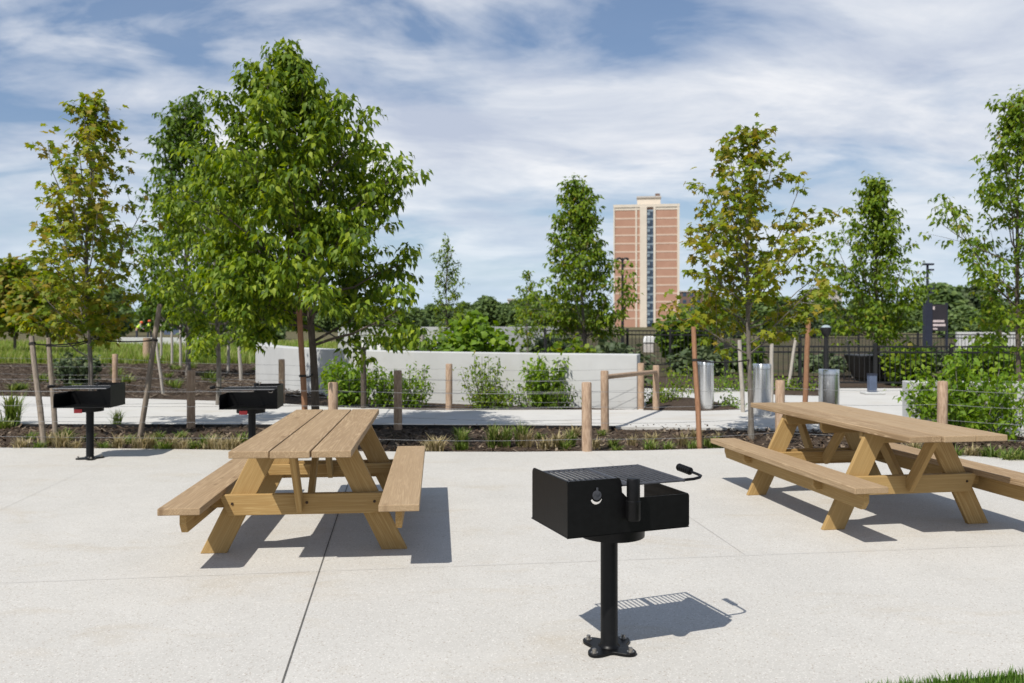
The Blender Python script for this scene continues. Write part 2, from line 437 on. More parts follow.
# loose chips on the near bed (countless)
def chips():
    n = 7000
    X = rng.uniform(-8.5, 7.0, n); Y = 10.0 + 2.6 * rng.random(n)
    ed = np.interp(X, [e[0] for e in edge], [e[1] for e in edge])
    keep = (Y > ed + 0.03); X = X[keep]; Y = Y[keep]; n = len(X)
    L = rng.uniform(0.015, 0.05, n); W = rng.uniform(0.006, 0.016, n); a = rng.uniform(0, 6.28, n); tl = rng.normal(0, 0.35, n)
    dx = np.stack([np.cos(a) * np.cos(tl), np.sin(a) * np.cos(tl), np.sin(tl)], -1) * L[:, None]
    dy = np.stack([-np.sin(a), np.cos(a), np.zeros(n)], -1) * W[:, None]
    c = np.stack([X, Y, rng.uniform(-0.03, 0.0, n)], -1)
    v = np.stack([c - dx - dy, c + dx - dy, c + dx + dy, c - dx + dy], 1).reshape(-1, 3)
    o = np_mesh('mulch_chips', v, np.arange(len(v)), 4, M['chip']); o['kind'] = 'stuff'
    o['label'] = 'loose brown bark chips strewn over the planting bed'
chips()
def slope_chips():
    n = 7000
    Y = 17.5 + 13.5 * rng.random(n); X = -Y * rng.uniform(0.22, 0.68, n)
    L = rng.uniform(0.03, 0.10, n); W = rng.uniform(0.006, 0.018, n); a = rng.uniform(-0.9, 0.9, n); tl = rng.normal(0, 0.3, n)
    dx = np.stack([np.cos(a) * np.cos(tl), np.sin(a) * np.cos(tl), np.sin(tl)], -1) * L[:, None]
    dy = np.stack([-np.sin(a) * 0.6, np.cos(a) * 0.6, np.full(n, 0.7)], -1) * W[:, None]
    pth = np.interp(X, [-16, -10.5, -7.5, -4.7, -3.2], [18.2, 17.5, 16.9, 16.1, 15.2])
    kp = Y > pth + 0.15; c = np.stack([X, Y, rng.uniform(-0.03, 0.02, n)], -1)[kp]; dx = dx[kp]; dy = dy[kp]
    v = np.stack([c - dx - dy, c + dx - dy, c + dx + dy, c - dx + dy], 1).reshape(-1, 3)
    o = np_mesh('bark_chips', v, np.arange(len(v)), 4, M['chipdark']); o['kind'] = 'stuff'
    o['label'] = 'coarse bark and sticks strewn over the brown slope beyond the path'
slope_chips()

# ------------------------------------------------------------------ foliage
LEAF = {
 'oval': ([(0,0,0),(-.25,.40,.07),(.25,.40,.07),(0,.5,0),(0,1,-.28)], [(0,3,1),(0,2,3),(1,3,4),(2,4,3)]),
 'lobed': ([(0,.42,0),(0,0,0),(.46,.16,.05),(.27,.42,.04),(.45,.78,.0),(.13,.70,.02),(0,1.05,-.14),(-.13,.70,.02),(-.45,.78,.0),(-.27,.42,.04),(-.46,.16,.05)],
           [(0,k,k+1) for k in range(1,10)] + [(0,10,1)]),
 'slim': ([(0,0,0),(-.15,.45,.03),(.15,.45,.03),(0,1,-.15)], [(0,2,1),(1,2,3)]),
 'clump': ([(0,0,0),(-.42,.35,.12),(.42,.3,.1),(-.3,.85,-.05),(.28,.9,-.1),(0,.5,.2)], [(0,2,5),(0,5,1),(1,5,3),(5,4,3),(5,2,4)]),
}
def leaves_mesh(name, P, OUT, size, kind, mat, parent, rg, droop=0.45, rand=0.7, upn=0.7):
    P = np.asarray(P, float); OUT = np.asarray(OUT, float); n = len(P)
    ax = OUT * 0.9 + rg.normal(0, rand, (n, 3)) * 0.45 + np.array([0, 0, -droop])
    ax /= np.linalg.norm(ax, axis=1, keepdims=True) + 1e-9
    nr = np.array([0, 0, upn]) + OUT * np.array([0.6, 0.6, 0.2]) + rg.normal(0, 0.3, (n, 3))
    nr -= ax * np.sum(nr * ax, 1, keepdims=True)
    nr /= np.linalg.norm(nr, axis=1, keepdims=True) + 1e-9
    sd = np.cross(ax, nr)
    tv, tf = LEAF[kind]; tv = np.array(tv, float); tf = np.array(tf, int)
    s = rg.uniform(size[0], size[1], n)
    curl = rg.uniform(0.5, 1.6, n)
    V = P[:, None, :] + s[:, None, None] * (tv[None, :, 0:1] * sd[:, None, :] + tv[None, :, 1:2] * ax[:, None, :] + (tv[None, :, 2:3] * curl[:, None, None]) * nr[:, None, :])
    idx = (tf[None] + (np.arange(n) * len(tv))[:, None, None]).reshape(-1)
    return np_mesh(name, V.reshape(-1, 3), idx, 3, mat, parent)

def nrm(v): return v / (np.linalg.norm(v) + 1e-9)
def grow(rg, H, zb, prof, trunk_r, nb, el=(35, 68), sub=(6, 9), top_shift=(0, 0), subl=0.42, per=4, spread=0.09, az_w=None, wob=0.03, gap=0.0, tip=0.35, inner=0.25, spray=None, limb=1.0, irr=0.0):
    """a trunk with a leader, limbs that reach the crown's profile, side twigs, and leaf points along the twigs"""
    tb = MB(); P = []; O = []
    def trunk_at(z):
        u = z / H
        return np.array([top_shift[0] * u * u + wob * math.sin(3.1 * u * 2 + 1.3), top_shift[1] * u * u + wob * math.sin(4.2 * u * 2), z])
    zs = np.linspace(-0.05, H * 0.97, 14)
    tb.tube([trunk_at(max(z, 0)) + np.array([0, 0, min(z, 0)]) for z in zs],
            [trunk_r * (1.25 if i == 0 else 1.0) * (1 - 0.93 * max(0, z / H) ** 1.1) + 0.004 for i, z in enumerate(zs)], 8)
    pt = [p[0] for p in prof]; pr = [p[1] for p in prof]
    az = rg.uniform(0, 6.28); ns0 = float(rg.uniform(0, 50))
    for i in range(nb):
        t = (i + rg.uniform(0.1, 0.9)) / nb
        az += 2.399 + rg.normal(0, 0.35)
        e = R(el[0] + (el[1] - el[0]) * t + rg.normal(0, 6))
        rr = np.interp(t, pt, pr) * rg.uniform(0.72, 1.12)
        if irr: rr *= 1 + irr * 1.6 * mnoise.noise((math.cos(az) * 1.3 + ns0, math.sin(az) * 1.3, t * 4.5))
        if az_w: rr *= az_w(az, t)
        rr = max(rr, 0.05)
        L = rr / math.cos(e)
        zend = zb + t * (H - zb)
        z0 = max(zb * 0.75, zend - math.sin(e) * L)
        z0 = min(z0, H * 0.93)
        p0 = trunk_at(z0)
        hd = np.array([math.cos(az), math.sin(az), 0])
        end = p0 + hd * rr; end[2] = max(zend, z0 + 0.05)
        mid = p0 * 0.5 + end * 0.5 + hd * rr * 0.10 + np.array([0, 0, -0.06 * L])
        r0 = min(trunk_r * 0.45, 0.006 + 0.013 * L) * limb
        pts = []
        for u in np.linspace(0, 1, 6):
            pts.append(p0 * (1-u)**2 + mid * 2*u*(1-u) + end * u*u + rg.normal(0, 0.012 * L, 3) * (u > 0))
        tb.tube(pts, [r0 * (1 - 0.8 * u) + 0.002 for u in np.linspace(0, 1, 6)], 5, caps=False)
        pts = np.array(pts)
        ns = int(rg.integers(sub[0], sub[1] + 1) * min(1.0, 0.35 + L))
        for k in range(max(ns, 2)):
            u = inner + (1 - inner) * (k + rg.random()) / max(ns, 2)
            q = np.array([np.interp(u, np.linspace(0, 1, 6), pts[:, c]) for c in range(3)])
            bd = nrm(end - p0)
            sdv = nrm(np.cross(bd, rg.normal(0, 1, 3)))
            dr = nrm(bd * 0.65 + sdv * 0.9 + np.array([0, 0, 0.25]))
            l2 = subl * L * (1.15 - 0.65 * u) * rg.uniform(0.6, 1.25) + 0.06
            if rg.random() < gap: continue
            qe = q + dr * l2
            tb.tube([q, (q + qe) / 2 + rg.normal(0, 0.01, 3), qe], [0.0045, 0.003, 0.0015], 4, caps=False)
            if spray:
                for w in ((0.5, 1.0) if l2 > 0.12 else (1.0,)):
                    c = q + dr * l2 * w
                    for _ in range(spray[0]):
                        a = rg.uniform(0, 6.283); rho = math.sqrt(rg.random()) * spray[1]
                        P.append(c + np.array([math.cos(a) * rho, math.sin(a) * rho, -rho * 0.4 + rg.normal(0, 0.03)]))
                        O.append(nrm(np.array([math.cos(a), math.sin(a), -0.15])))
                continue
            m = max(2, int(l2 / 0.09))
            for j in range(m):
                w = tip + (1 - tip) * (j + rg.random()) / m
                c = q + dr * l2 * w
                for _ in range(per):
                    a = nrm(rg.normal(0, 1, 3) + dr * 0.7)
                    P.append(c + rg.normal(0, spread, 3)); O.append(a)
        for _ in range(per * 2):
            P.append(end + rg.normal(0, spread, 3)); O.append(nrm(rg.normal(0, 1, 3) + bd))
    topp = trunk_at(H)
    for j in range(per * 6):
        w = rg.random()
        P.append(trunk_at(H * (0.9 + 0.1 * w)) + rg.normal(0, spread * 0.7, 3)); O.append(nrm(rg.normal(0, 1, 3) + np.array([0, 0, .6])))
    return tb, np.array(P), np.array(O)

def make_tree(label, loc, H, zb, prof, trunk_r, nb, leaf, size, mat, bark, seed, name='tree', group=None, droop=0.45, **kw):
    rg = np.random.default_rng(seed)
    t = thing(name, label, 'tree', loc, 0, group)
    tb, P, O = grow(rg, H, zb, prof, trunk_r, nb, **kw)
    tb.build('trunk', M[bark], t, smooth=True)
    leaves_mesh('crown', P, O, size, leaf, M[mat], t, rg, droop)
    return t

# the big lush tree behind the left table
lush_prof = [(0, 1.1), (0.12, 1.42), (0.3, 1.28), (0.5, 1.1), (0.7, 0.95), (0.85, 0.58), (0.95, 0.28), (1, 0.1)]
make_tree('big lush bright green tree rising behind the picnic table on the left', at(313, 11.0), 5.12, 1.62, lush_prof, 0.052, 50, 'oval', (0.08, 0.13), 'lush', 'barkdark', 11, irr=0.33,
          name='shade_tree', top_shift=(-0.42, 0.1), el=(12, 62), sub=(9, 12), spray=(24, 0.145), droop=0.6, subl=0.36, limb=0.8, inner=0.2)
mp = [(0, 0.6), (0.2, 0.78), (0.45, 0.72), (0.7, 0.5), (0.88, 0.30), (1, 0.08)]
make_tree('slender tree with yellowing leaves standing between grey stakes at far left', at(88, 11.3), 4.55, 1.38, mp, 0.032, 34, 'lobed', (0.07, 0.11), 'maple', 'barkgrey', 23, irr=0.55, az_w=lambda a, t: 1 - 0.55 * max(0, math.cos(a)) * (t < 0.4),
          el=(35, 74), sub=(6, 9), spray=(8, 0.09), gap=0.2, top_shift=(0.08, 0), subl=0.36, limb=0.6, inner=0.12, droop=0.6)
mp2 = [(0, 0.68), (0.2, 0.84), (0.4, 0.80), (0.6, 0.68), (0.8, 0.42), (0.93, 0.2), (1, 0.06)]
make_tree('open tree with olive and bronze leaves behind the picnic table on the right', at(749, 11.2), 4.12, 1.45, mp2, 0.034, 36, 'lobed', (0.07, 0.11), 'maple', 'barkgrey', 37, irr=0.55, az_w=lambda a, t: 1 - 0.2 * max(0, -math.cos(a)) * (t < 0.6),
          el=(28, 70), sub=(6, 9), spray=(8, 0.09), gap=0.28, subl=0.36, inner=0.15, limb=0.6, droop=0.6)
make_tree('leafy green tree beside the path directly left of the big lush tree', at(217, 15.6), 4.75, 1.2, [(0, 0.95), (0.3, 1.2), (0.6, 0.95), (0.85, 0.55), (1, 0.1)], 0.045, 38, 'oval', (0.08, 0.13), 'lush', 'barkgrey', 41, irr=0.3, az_w=lambda a, t: 1 - 0.45 * max(0, -math.cos(a)) * (t < 0.4),
          el=(15, 62), sub=(7, 9), spray=(14, 0.15), droop=0.6, limb=0.7)
spire = [(0, 0.9), (0.15, 1.22), (0.35, 1.08), (0.6, 0.72), (0.8, 0.42), (0.93, 0.2), (1, 0.05)]
make_tree('tall dark green pointed tree showing above the leafy green tree on the left', at(187, 24), 7.9, 1.6, [(a, b * 1.35 + 0.12) for a, b in spire], 0.07, 52, 'oval', (0.14, 0.22), 'dark', 'barkgrey', 43, irr=0.4,
          el=(40, 76), sub=(7, 9), spray=(9, 0.19), limb=0.7)
make_tree('conical deep green tree just left of the brick tower', at(584, 25), 5.75, 1.35, [(a, b * 1.2 + 0.05) for a, b in spire], 0.055, 48, 'oval', (0.12, 0.19), 'mid', 'barkgrey', 47, irr=0.6,
          el=(36, 74), sub=(6, 9), spray=(11, 0.15), gap=0.15, top_shift=(-0.3, 0), limb=0.6, inner=0.15)
make_tree('conical green tree standing in the black tub behind the railing', at(877, 22.3), 5.35, 1.4, [(a, b * 0.94) for a, b in spire], 0.05, 48, 'oval', (0.11, 0.17), 'mid', 'barkdark', 53, irr=0.6, az_w=lambda a, t: 1 - 0.35 * max(0, math.cos(a)) * (t < 0.25),
          el=(36, 72), sub=(6, 9), spray=(11, 0.14), gap=0.15, limb=0.6, inner=0.15)
make_tree('tall green tree cut off by the right edge of the photo', at(1018, 15.6), 5.8, 1.2, [(0, 1.0), (0.2, 1.3), (0.4, 1.15), (0.6, 0.72), (0.8, 0.55), (1, 0.12)], 0.045, 42, 'oval', (0.09, 0.15), 'mid', 'barkdark', 59, irr=0.55, az_w=lambda a, t: 1 - 0.5 * max(0, -math.cos(a)) * (t < 0.3),
          el=(25, 70), sub=(6, 9), spray=(11, 0.14), gap=0.1, limb=0.6)
make_tree('thin sparse sapling rising from behind the white wall', at(447, 30), 4.45, 1.1, [(0, 0.5), (0.3, 0.5), (0.7, 0.32), (1, 0.05)], 0.03, 22, 'oval', (0.11, 0.18), 'mid', 'barkdark', 61,
          name='sapling', el=(50, 78), sub=(4, 6), per=3, spread=0.06, gap=0.2)
make_tree('small wispy sapling left of the conical deep green tree', at(527, 38), 3.75, 0.8, [(0, 0.7), (0.3, 0.8), (0.6, 0.45), (1, 0.05)], 0.03, 18, 'oval', (0.14, 0.22), 'mid', 'barkgrey', 67,
          name='sapling', el=(40, 72), sub=(4, 6), per=3, spread=0.08, gap=0.15)
make_tree('rust tinged round tree at the far left edge', at(14, 40), 4.35, 1.5, [(0, 1.3), (0.4, 1.7), (0.75, 1.2), (1, 0.2)], 0.07, 34, 'clump', (0.22, 0.36), 'rust', 'barkgrey', 71,
          el=(25, 65), sub=(6, 8), per=4, spread=0.14)
make_tree('low orange and green tree just left of the slender yellowing tree', at(47, 37), 3.5, 1.4, [(0, 1.2), (0.4, 1.5), (0.75, 1.0), (1, 0.2)], 0.06, 30, 'clump', (0.20, 0.32), 'rust', 'barkgrey', 73,
          el=(25, 60), sub=(6, 8), per=4, spread=0.13)
make_tree('dark round tree far behind the slender yellowing tree', at(108, 96), 5.4, 0.6, [(0, 2.0), (0.4, 2.4), (0.75, 1.7), (1, 0.3)], 0.09, 34, 'clump', (0.35, 0.55), 'far', 'barkgrey', 79,
          el=(25, 60), sub=(6, 8), per=4, spread=0.22)

# far woodland edge: prototypes and copies (single trees one can tell apart only as crowns)
FG = 'trees of the far woodland edge'
def far_tree(label, seed, mat):
    return make_tree(label, (0, 0, -300), 7.0, 0.2, [(0, 2.6), (0.3, 3.2), (0.6, 2.7), (0.85, 1.6), (1, 0.3)], 0.14, 44, 'clump', (0.55, 0.95), mat, 'barkgrey', seed,
                     name='woodland_tree', group=FG, el=(20, 60), sub=(6, 8), per=3, spread=0.35)
fl = ['dark green round-headed tree of the woodland line along the horizon', 'mid green bushy tree of the woodland line along the horizon', 'dull olive tree of the woodland line along the horizon']
protos = [far_tree(fl[0], 101, 'far'), far_tree(fl[1], 102, 'far'), far_tree(fl[2], 103, 'sageshrub')]
used = [False] * 3
rr = random.Random(9)
def put_far(px, d, topy, k=None):
    k = rr.choice([0, 0, 1, 1, 2]) if k is None else k
    h = CAM_H + (HY - topy) * d / F + 0.12
    if used[k]: o = copy_tree(protos[k])
    else: o = protos[k]; used[k] = True
    s = h / 7.0
    o.location = at(px, d, -0.12); o.scale = (s * rr.uniform(0.95, 1.5), s * rr.uniform(0.95, 1.4), s); o.rotation_euler = (0, 0, rr.uniform(0, 6.28))
for px in range(-60, 596, 17):
    base = 304 + 4 * math.sin(px * 0.021) + rr.uniform(-3, 5)
    if 150 < px < 330: base -= 4
    put_far(px + rr.uniform(-5, 5), rr.uniform(130, 175), base, 0 if px % 2 else None)
for px in range(700, 1110, 20):
    base = 303 + rr.uniform(-5, 5)
    if 925 < px < 1000: base = 288 + rr.uniform(-4, 6)
    put_far(px + rr.uniform(-5, 5), rr.uniform(110, 150), base)
for px in (455, 470, 730, 800, 845, 965, 990, 1030, 205, 230, 265):
    put_far(px, rr.uniform(75, 100), 312 + rr.uniform(-4, 4), rr.choice([0, 1, 2]))

# ------------------------------------------------------------------ shrubs
def make_shrub(label, loc, h, r, n_stem, leaf, size, mat, seed, name='shrub', per=4, spread=0.06, group=None, lean=0.55, droop=0.25, dens=1.0, low=0.12):
    rg = np.random.default_rng(seed)
    t = thing(name, label, 'shrub', loc, 0, group)
    tb = MB(); P = []; O = []
    for i in range(n_stem):
        a = rg.uniform(0, 6.28); rad = r * math.sqrt(rg.random()) * lean / 0.55
        top = np.array([math.cos(a) * rad, math.sin(a) * rad, h * rg.uniform(0.6, 1.02) * (1 - 0.32 * (rad / r) ** 2)])
        b = np.array([math.cos(a) * rad * 0.25, math.sin(a) * rad * 0.25, -0.06])
        m = (b + top) / 2 + np.array([math.cos(a), math.sin(a), 0]) * r * 0.12
        us = np.linspace(0, 1, 6)
        pts = np.array([b * (1-u)**2 + m * 2*u*(1-u) + top * u*u for u in us])
        tb.tube(pts, [0.007 * (1 - 0.75 * u) + 0.0015 for u in us], 4, caps=False)
        L = np.linalg.norm(top - b)
        k = max(3, int(L / 0.07 * dens))
        for j in range(k):
            u = low + (1 - low) * (j + rg.random()) / k
            q = np.array([np.interp(u, us, pts[:, c]) for c in range(3)])
            s = nrm(rg.normal(0, 1, 3) * np.array([1, 1, .5]))
            l2 = r * 0.28 * rg.random()
            for _ in range(per):
                P.append(q + s * l2 * rg.random() + rg.normal(0, spread, 3)); O.append(nrm(rg.normal(0, 1, 3) + s))
    P = np.array(P); O = np.array(O); P[:, 2] = np.maximum(P[:, 2], 0.03)
    tb.build('stem', M['barkgrey'], t)
    leaves_mesh('foliage', P, O, size, leaf, M[mat], t, rg, droop)
    return t
make_shrub('broad bright green shrub behind the post at right, spilling over the low wall', at(972, 11.5), 1.20, 0.78, 38, 'oval', (0.07, 0.125), 'shrub', 201, per=6, spread=0.055, lean=0.62)
make_shrub('bushy green shrub under the big lush tree beside the dark stake', at(349, 15.6), 0.98, 0.52, 34, 'oval', (0.08, 0.13), 'shrub', 202, per=5)
make_shrub('small upright green shrub by the white wall, right of the dark stake', at(384, 15.5), 0.74, 0.3, 22, 'oval', (0.06, 0.10), 'shrub', 203, per=5)
make_shrub('small upright green shrub by the white wall, just right of the shaded post', at(413, 15.5), 0.80, 0.34, 24, 'oval', (0.06, 0.10), 'shrub', 204, per=5)
make_shrub('tall airy shrub with bare gaps in front of the white wall', at(487, 15.4), 1.02, 0.55, 16, 'oval', (0.06, 0.10), 'mid', 205, per=4, spread=0.06, dens=0.9)
make_shrub('low dense green shrub at the foot of the airy shrub', at(492, 15.2), 0.42, 0.44, 20, 'oval', (0.06, 0.10), 'mid', 206, per=5)
make_shrub('tall bushy bright green shrub leaning on the white wall', at(545, 15.5), 1.2, 0.42, 24, 'oval', (0.08, 0.13), 'shrub', 207, per=5)
make_shrub('low green shrub at the foot of the tall bushy bright shrub', at(562, 15.15), 0.55, 0.3, 18, 'oval', (0.05, 0.09), 'dark', 208)
make_shrub('thin small green shrub between the airy and the tall bushy shrub', at(523, 15.3), 0.45, 0.2, 9, 'oval', (0.05, 0.08), 'shrub', 209)
make_shrub('wide yellow green shrub behind the white wall', at(478, 19), 1.62, 0.95, 40, 'clump', (0.12, 0.2), 'shrub', 210, per=4, spread=0.09)
make_shrub('lower green shrub behind the white wall, left of the wide yellow green one', at(440, 21), 1.22, 0.7, 24, 'clump', (0.12, 0.2), 'dark', 216, per=4, spread=0.09)
make_shrub('grey green shrub behind the right end of the white wall', at(622, 20), 1.1, 0.7, 26, 'clump', (0.12, 0.19), 'sageshrub', 211, per=4, spread=0.09)
make_shrub('green shrub behind the white wall under the conical tree', at(572, 20.5), 1.15, 0.6, 24, 'clump', (0.10, 0.17), 'mid', 217, per=4, spread=0.09)
make_shrub('dark rounded evergreen shrub right of the brick tower foot', at(687, 31), 2.15, 1.05, 44, 'clump', (0.16, 0.26), 'dark', 212, per=4, spread=0.12)
make_shrub('green shrub on the mulch slope behind the far left grill', at(79, 20.5), 0.82, 0.62, 30, 'clump', (0.08, 0.14), 'sageshrub', 213, per=4, spread=0.06)
make_shrub('leafy olive shrub behind the railing between the tub and the sign', at(905, 20.8), 1.05, 0.55, 28, 'clump', (0.10, 0.17), 'mid', 214, per=4)
make_shrub('green shrub behind the railing, under the tree at the right edge', at(990, 20.5), 1.15, 0.8, 30, 'clump', (0.12, 0.2), 'shrub', 215, per=4)
for i, (px, d, h, r) in enumerate([(392, 38, 0.95, 0.45), (418, 38, 1.05, 0.5), (366, 37, 0.9, 0.5), (540, 40, 0.9, 0.8), (556, 41, 1.1, 0.8)]):
    make_shrub(['small round shrub against the far pale wall, third from its left end', 'small round shrub against the far pale wall, just left of the thin sapling',
                'small shrub against the far pale wall beside the white bench', 'brown green weedy shrub right of the far pale wall', 'tall weedy shrub near the foot of the conical tree'][i],
               at(px, d), h, r, 16, 'clump', (0.15, 0.24), 'mid' if i < 3 else 'sageshrub', 230 + i, per=3, spread=0.1)
GB = 'dark shrubs massed behind the railing'
for i in (0, 1, 3, 5, 6, 7, 8):
    make_shrub('dark green shrub in the mass behind the black railing', at(700 + 40 * i, 25.0 + 1.8 * math.sin(i * 2.3)), 0.75 + 0.22 * math.sin(i * 1.7), 0.85, 22, 'clump', (0.16, 0.26), 'dark' if i % 3 else 'sageshrub', 300 + i, per=3, spread=0.12, group=GB)
GR = 'low green shrubs in the plaza beds'
for i, (px, py, h, r) in enumerate([(655, 404, 0.32, 0.3), (730, 407.5, 0.22, 0.18), (668, 401, 0.5, 0.35), (745, 391, 0.42, 0.5), (802, 392, 0.34, 0.4), (775, 391.5, 0.3, 0.35), (690, 392, 0.75, 0.5), (715, 391, 0.6, 0.5)]):
    make_shrub(['low green shrub beside the end of the white wall', 'tiny green shrub on the right of the first steel bin', 'knee high green shrub behind the two linked posts',
                'wide low green shrub behind the middle steel bin', 'low green shrub left of the right-hand steel bin', 'low green shrub at the foot of the red brown stake on the right',
                'bushy green shrub behind the first steel bin', 'bushy green shrub between the first and middle steel bins'][i],
               gp(px, py), h, r, 16, 'oval', (0.05, 0.09), 'shrub' if i % 2 else 'mid', 250 + i, per=4, group=GR)

# ------------------------------------------------------------------ grass tufts in the bed
def tuft_mesh(name, h, r, n, mat, seed, wid=0.006):
    rg = np.random.default_rng(seed); V = []; idx = []
    for i in range(n):
        a = rg.uniform(0, 6.28); l = h * rg.uniform(0.55, 1.05); out = r * rg.uniform(0.2, 1.0); b = rg.normal(0, r * 0.16, 2)
        d = np.array([math.cos(a), math.sin(a), 0]); s = np.array([-d[1], d[0], 0]) * wid * rg.uniform(0.7, 1.3)
        p0 = np.array([b[0], b[1], -0.05]); p1 = p0 + d * out * 0.35 + np.array([0, 0, l * 0.65]); p2 = p0 + d * out + np.array([0, 0, l * rg.uniform(0.7, 1.0)])
        k = len(V); V += [p0 - s, p0 + s, p1 + s * .8, p1 - s * .8, p2]
        idx += [k, k+1, k+2, k, k+2, k+3, k+3, k+2, k+4]
    return np_mesh(name, np.array(V), idx, 3, mat)
TG = 'grass tufts along the planting bed'
tl = ['small straw coloured grass tuft in the mulch bed behind the patio', 'small green grass tuft in the mulch bed behind the patio', 'upright green grass clump with pale base in the mulch bed behind the patio']
tp = [tuft_mesh('grass_tuft', 0.20, 0.14, 90, M['tuftt'], 1), tuft_mesh('grass_tuft', 0.17, 0.14, 80, M['tuftg'], 2), tuft_mesh('grass_tuft', 0.34, 0.16, 110, M['tuftg'], 3)]
tu = [False] * 3
def put_tuft(k, x, y, s=1.0, label=None):
    if tu[k]: o = tp[k].copy(); COL.objects.link(o)
    else: o = tp[k]; tu[k] = True
    tag(o, label or tl[k], 'grass', TG); o.location = (x, y, -0.03); o.rotation_euler = (0, 0, rr.uniform(0, 6.28)); s *= 1.4; o.scale = (s, s, s * rr.uniform(0.85, 1.15))
for _ in range(16):
    p_ = gp(rr.uniform(5, 262), rr.uniform(366, 390)); put_tuft(1, p_.x, p_.y, rr.uniform(1.2, 2.0), 'low green grass tuft scattered on the brown mulch slope beyond the path')
def bed_y(px, py):
    p = gp(px, py); return p.x, p.y
for px, py, k, s in [(rr.uniform(100, 720), rr.uniform(432, 448), rr.choice([0, 0, 1, 1, 2]), rr.uniform(0.55, 0.95)) for _ in range(12)] + [(12, 424, 2, 1.45), (4, 426, 1, 1.2), (117, 424, 2, 0.75), (22, 447, 0, 0.95), (38, 447, 1, 0.8), (47, 443, 0, 1.0), (62, 446, 0, 1.1), (66, 437, 1, 1.1), (75, 447, 0, .8), (104, 447, 1, 0.8), (118, 446, 0, 0.9), (128, 441, 1, .8),
                     (140, 447, 0, 1.1), (150, 446, 0, 0.9), (163, 448, 1, 1.0), (172, 446, 0, 1.0), (182, 448, 0, 0.9), (192, 446, 1, 0.9), (205, 446, 1, 1.2), (212, 448, 0, 1.0), (221, 449, 0, 0.9), (234, 449, 0, 1.1), (243, 440, 1, 1.0), (180, 436, 1, .8), (158, 437, 1, .9), (88, 438, 1, .8), (30, 437, 1, .9),
                     (437, 449, 0, 1.2), (428, 447, 0, 0.8), (461, 447, 1, 0.8), (493, 444, 2, 0.85), (500, 443, 0, 1.2), (506, 444, 2, 0.75), (521, 443, 2, 0.85), (525, 444, 0, 1.1), (545, 446, 0, 0.9), (558, 445, 0, 1.05), (571, 443, 2, 0.7), (565, 446, 1, 0.8), (596, 446, 0, 0.7), (613, 444, 1, 0.7), (617, 449, 1, 0.7), (632, 443, 0, 0.7), (650, 447, 1, 0.9), (652, 441, 0, 0.9), (683, 443, 0, .9), (668, 447, 1, 0.7), (693, 447, 1, 0.8), (714, 446, 1, 1.0), (722, 446, 1, .8), (540, 436, 1, .7), (575, 434, 0, .7),
                     (876, 452, 1, 1.0), (893, 453, 1, 1.0), (915, 451, 0, 1.0), (930, 453, 1, 1.1), (955, 455, 1, 1.0), (972, 455, 0, .9), (990, 456, 1, 1.1), (1008, 459, 1, 1.1), (1020, 459, 1, 1.0)]:
    x, y = bed_y(px, py)
    lb = {12: 'tall fresh green grass clump at the far left edge of the bed', 117: 'dark spiky grass clump by the path, right of the far left grill'}.get(px)
    put_tuft(k, x, y, s, lb)

# lawn corner and meadow (countless blades)
def blades(name, pts, h, wid, mat, rg, lean=0.5, label=None):
    n = len(pts); a = rg.uniform(0, 6.28, n); l = h * rg.uniform(0.5, 1.15, n)
    d = np.stack([np.cos(a), np.sin(a), np.zeros(n)], -1); s = np.stack([-np.sin(a), np.cos(a), np.zeros(n)], -1) * (wid * rg.uniform(0.6, 1.3, n))[:, None]
    out = (l * rg.uniform(0.05, lean, n))[:, None]
    p0 = pts; p1 = p0 + d * out * 0.35 + np.array([0, 0, 1]) * (l * 0.6)[:, None]; p2 = p0 + d * out + np.array([0, 0, 1]) * (l * 0.97)[:, None]
    V = np.stack([p0 - s, p0 + s, p1 + s * .8, p1 - s * .8, p2], 1).reshape(-1, 3)
    t = np.array([0, 1, 2, 0, 2, 3, 3, 2, 4]); idx = (t[None] + (np.arange(n) * 5)[:, None]).reshape(-1)
    o = np_mesh(name, V, idx, 3, mat); o['kind'] = 'stuff'
    if label: o['label'] = label
    return o
rg = np.random.default_rng(77)
lawn_poly = [(p.x, p.y) for p in lawn_edge]
sheet('lawn', [(1.2, 1.0), (6.5, 1.0), (6.5, lawn_edge[0].y)] + [(p.x, p.y) for p in lawn_edge] , 0.012, M['lawnsoil'])
n = 26000
lx = rg.uniform(1.35, 3.2, n); ly = rg.uniform(2.9, 4.0, n)
ey = np.interp(lx, [p[0] for p in reversed(lawn_poly)], [p[1] for p in reversed(lawn_poly)])
kp = ly < ey + rg.normal(0, 0.012, n) ; lx, ly = lx[kp], ly[kp]
blades('grass', np.stack([lx, ly, np.full(len(lx), 0.008)], -1), 0.045, 0.002, M['grass'], rg, 0.7, 'short green lawn grass at the bottom right corner')
n = 26000
my = 31.8 + 30 * rg.random(n) ** 1.4; mx = -my * rg.uniform(0.2, 0.66, n)
dens = np.array([mnoise.noise((x * 0.3, y * 0.3, 0)) for x, y in zip(mx, my)])
kp = dens > -0.25; mx, my = mx[kp], my[kp]
blades('meadow_grass', np.stack([mx, my, np.full(len(mx), -0.06)], -1), 0.42, 0.022, M['meadowb'], rg, 0.6, 'rough green and straw meadow grass behind the mulch slope')

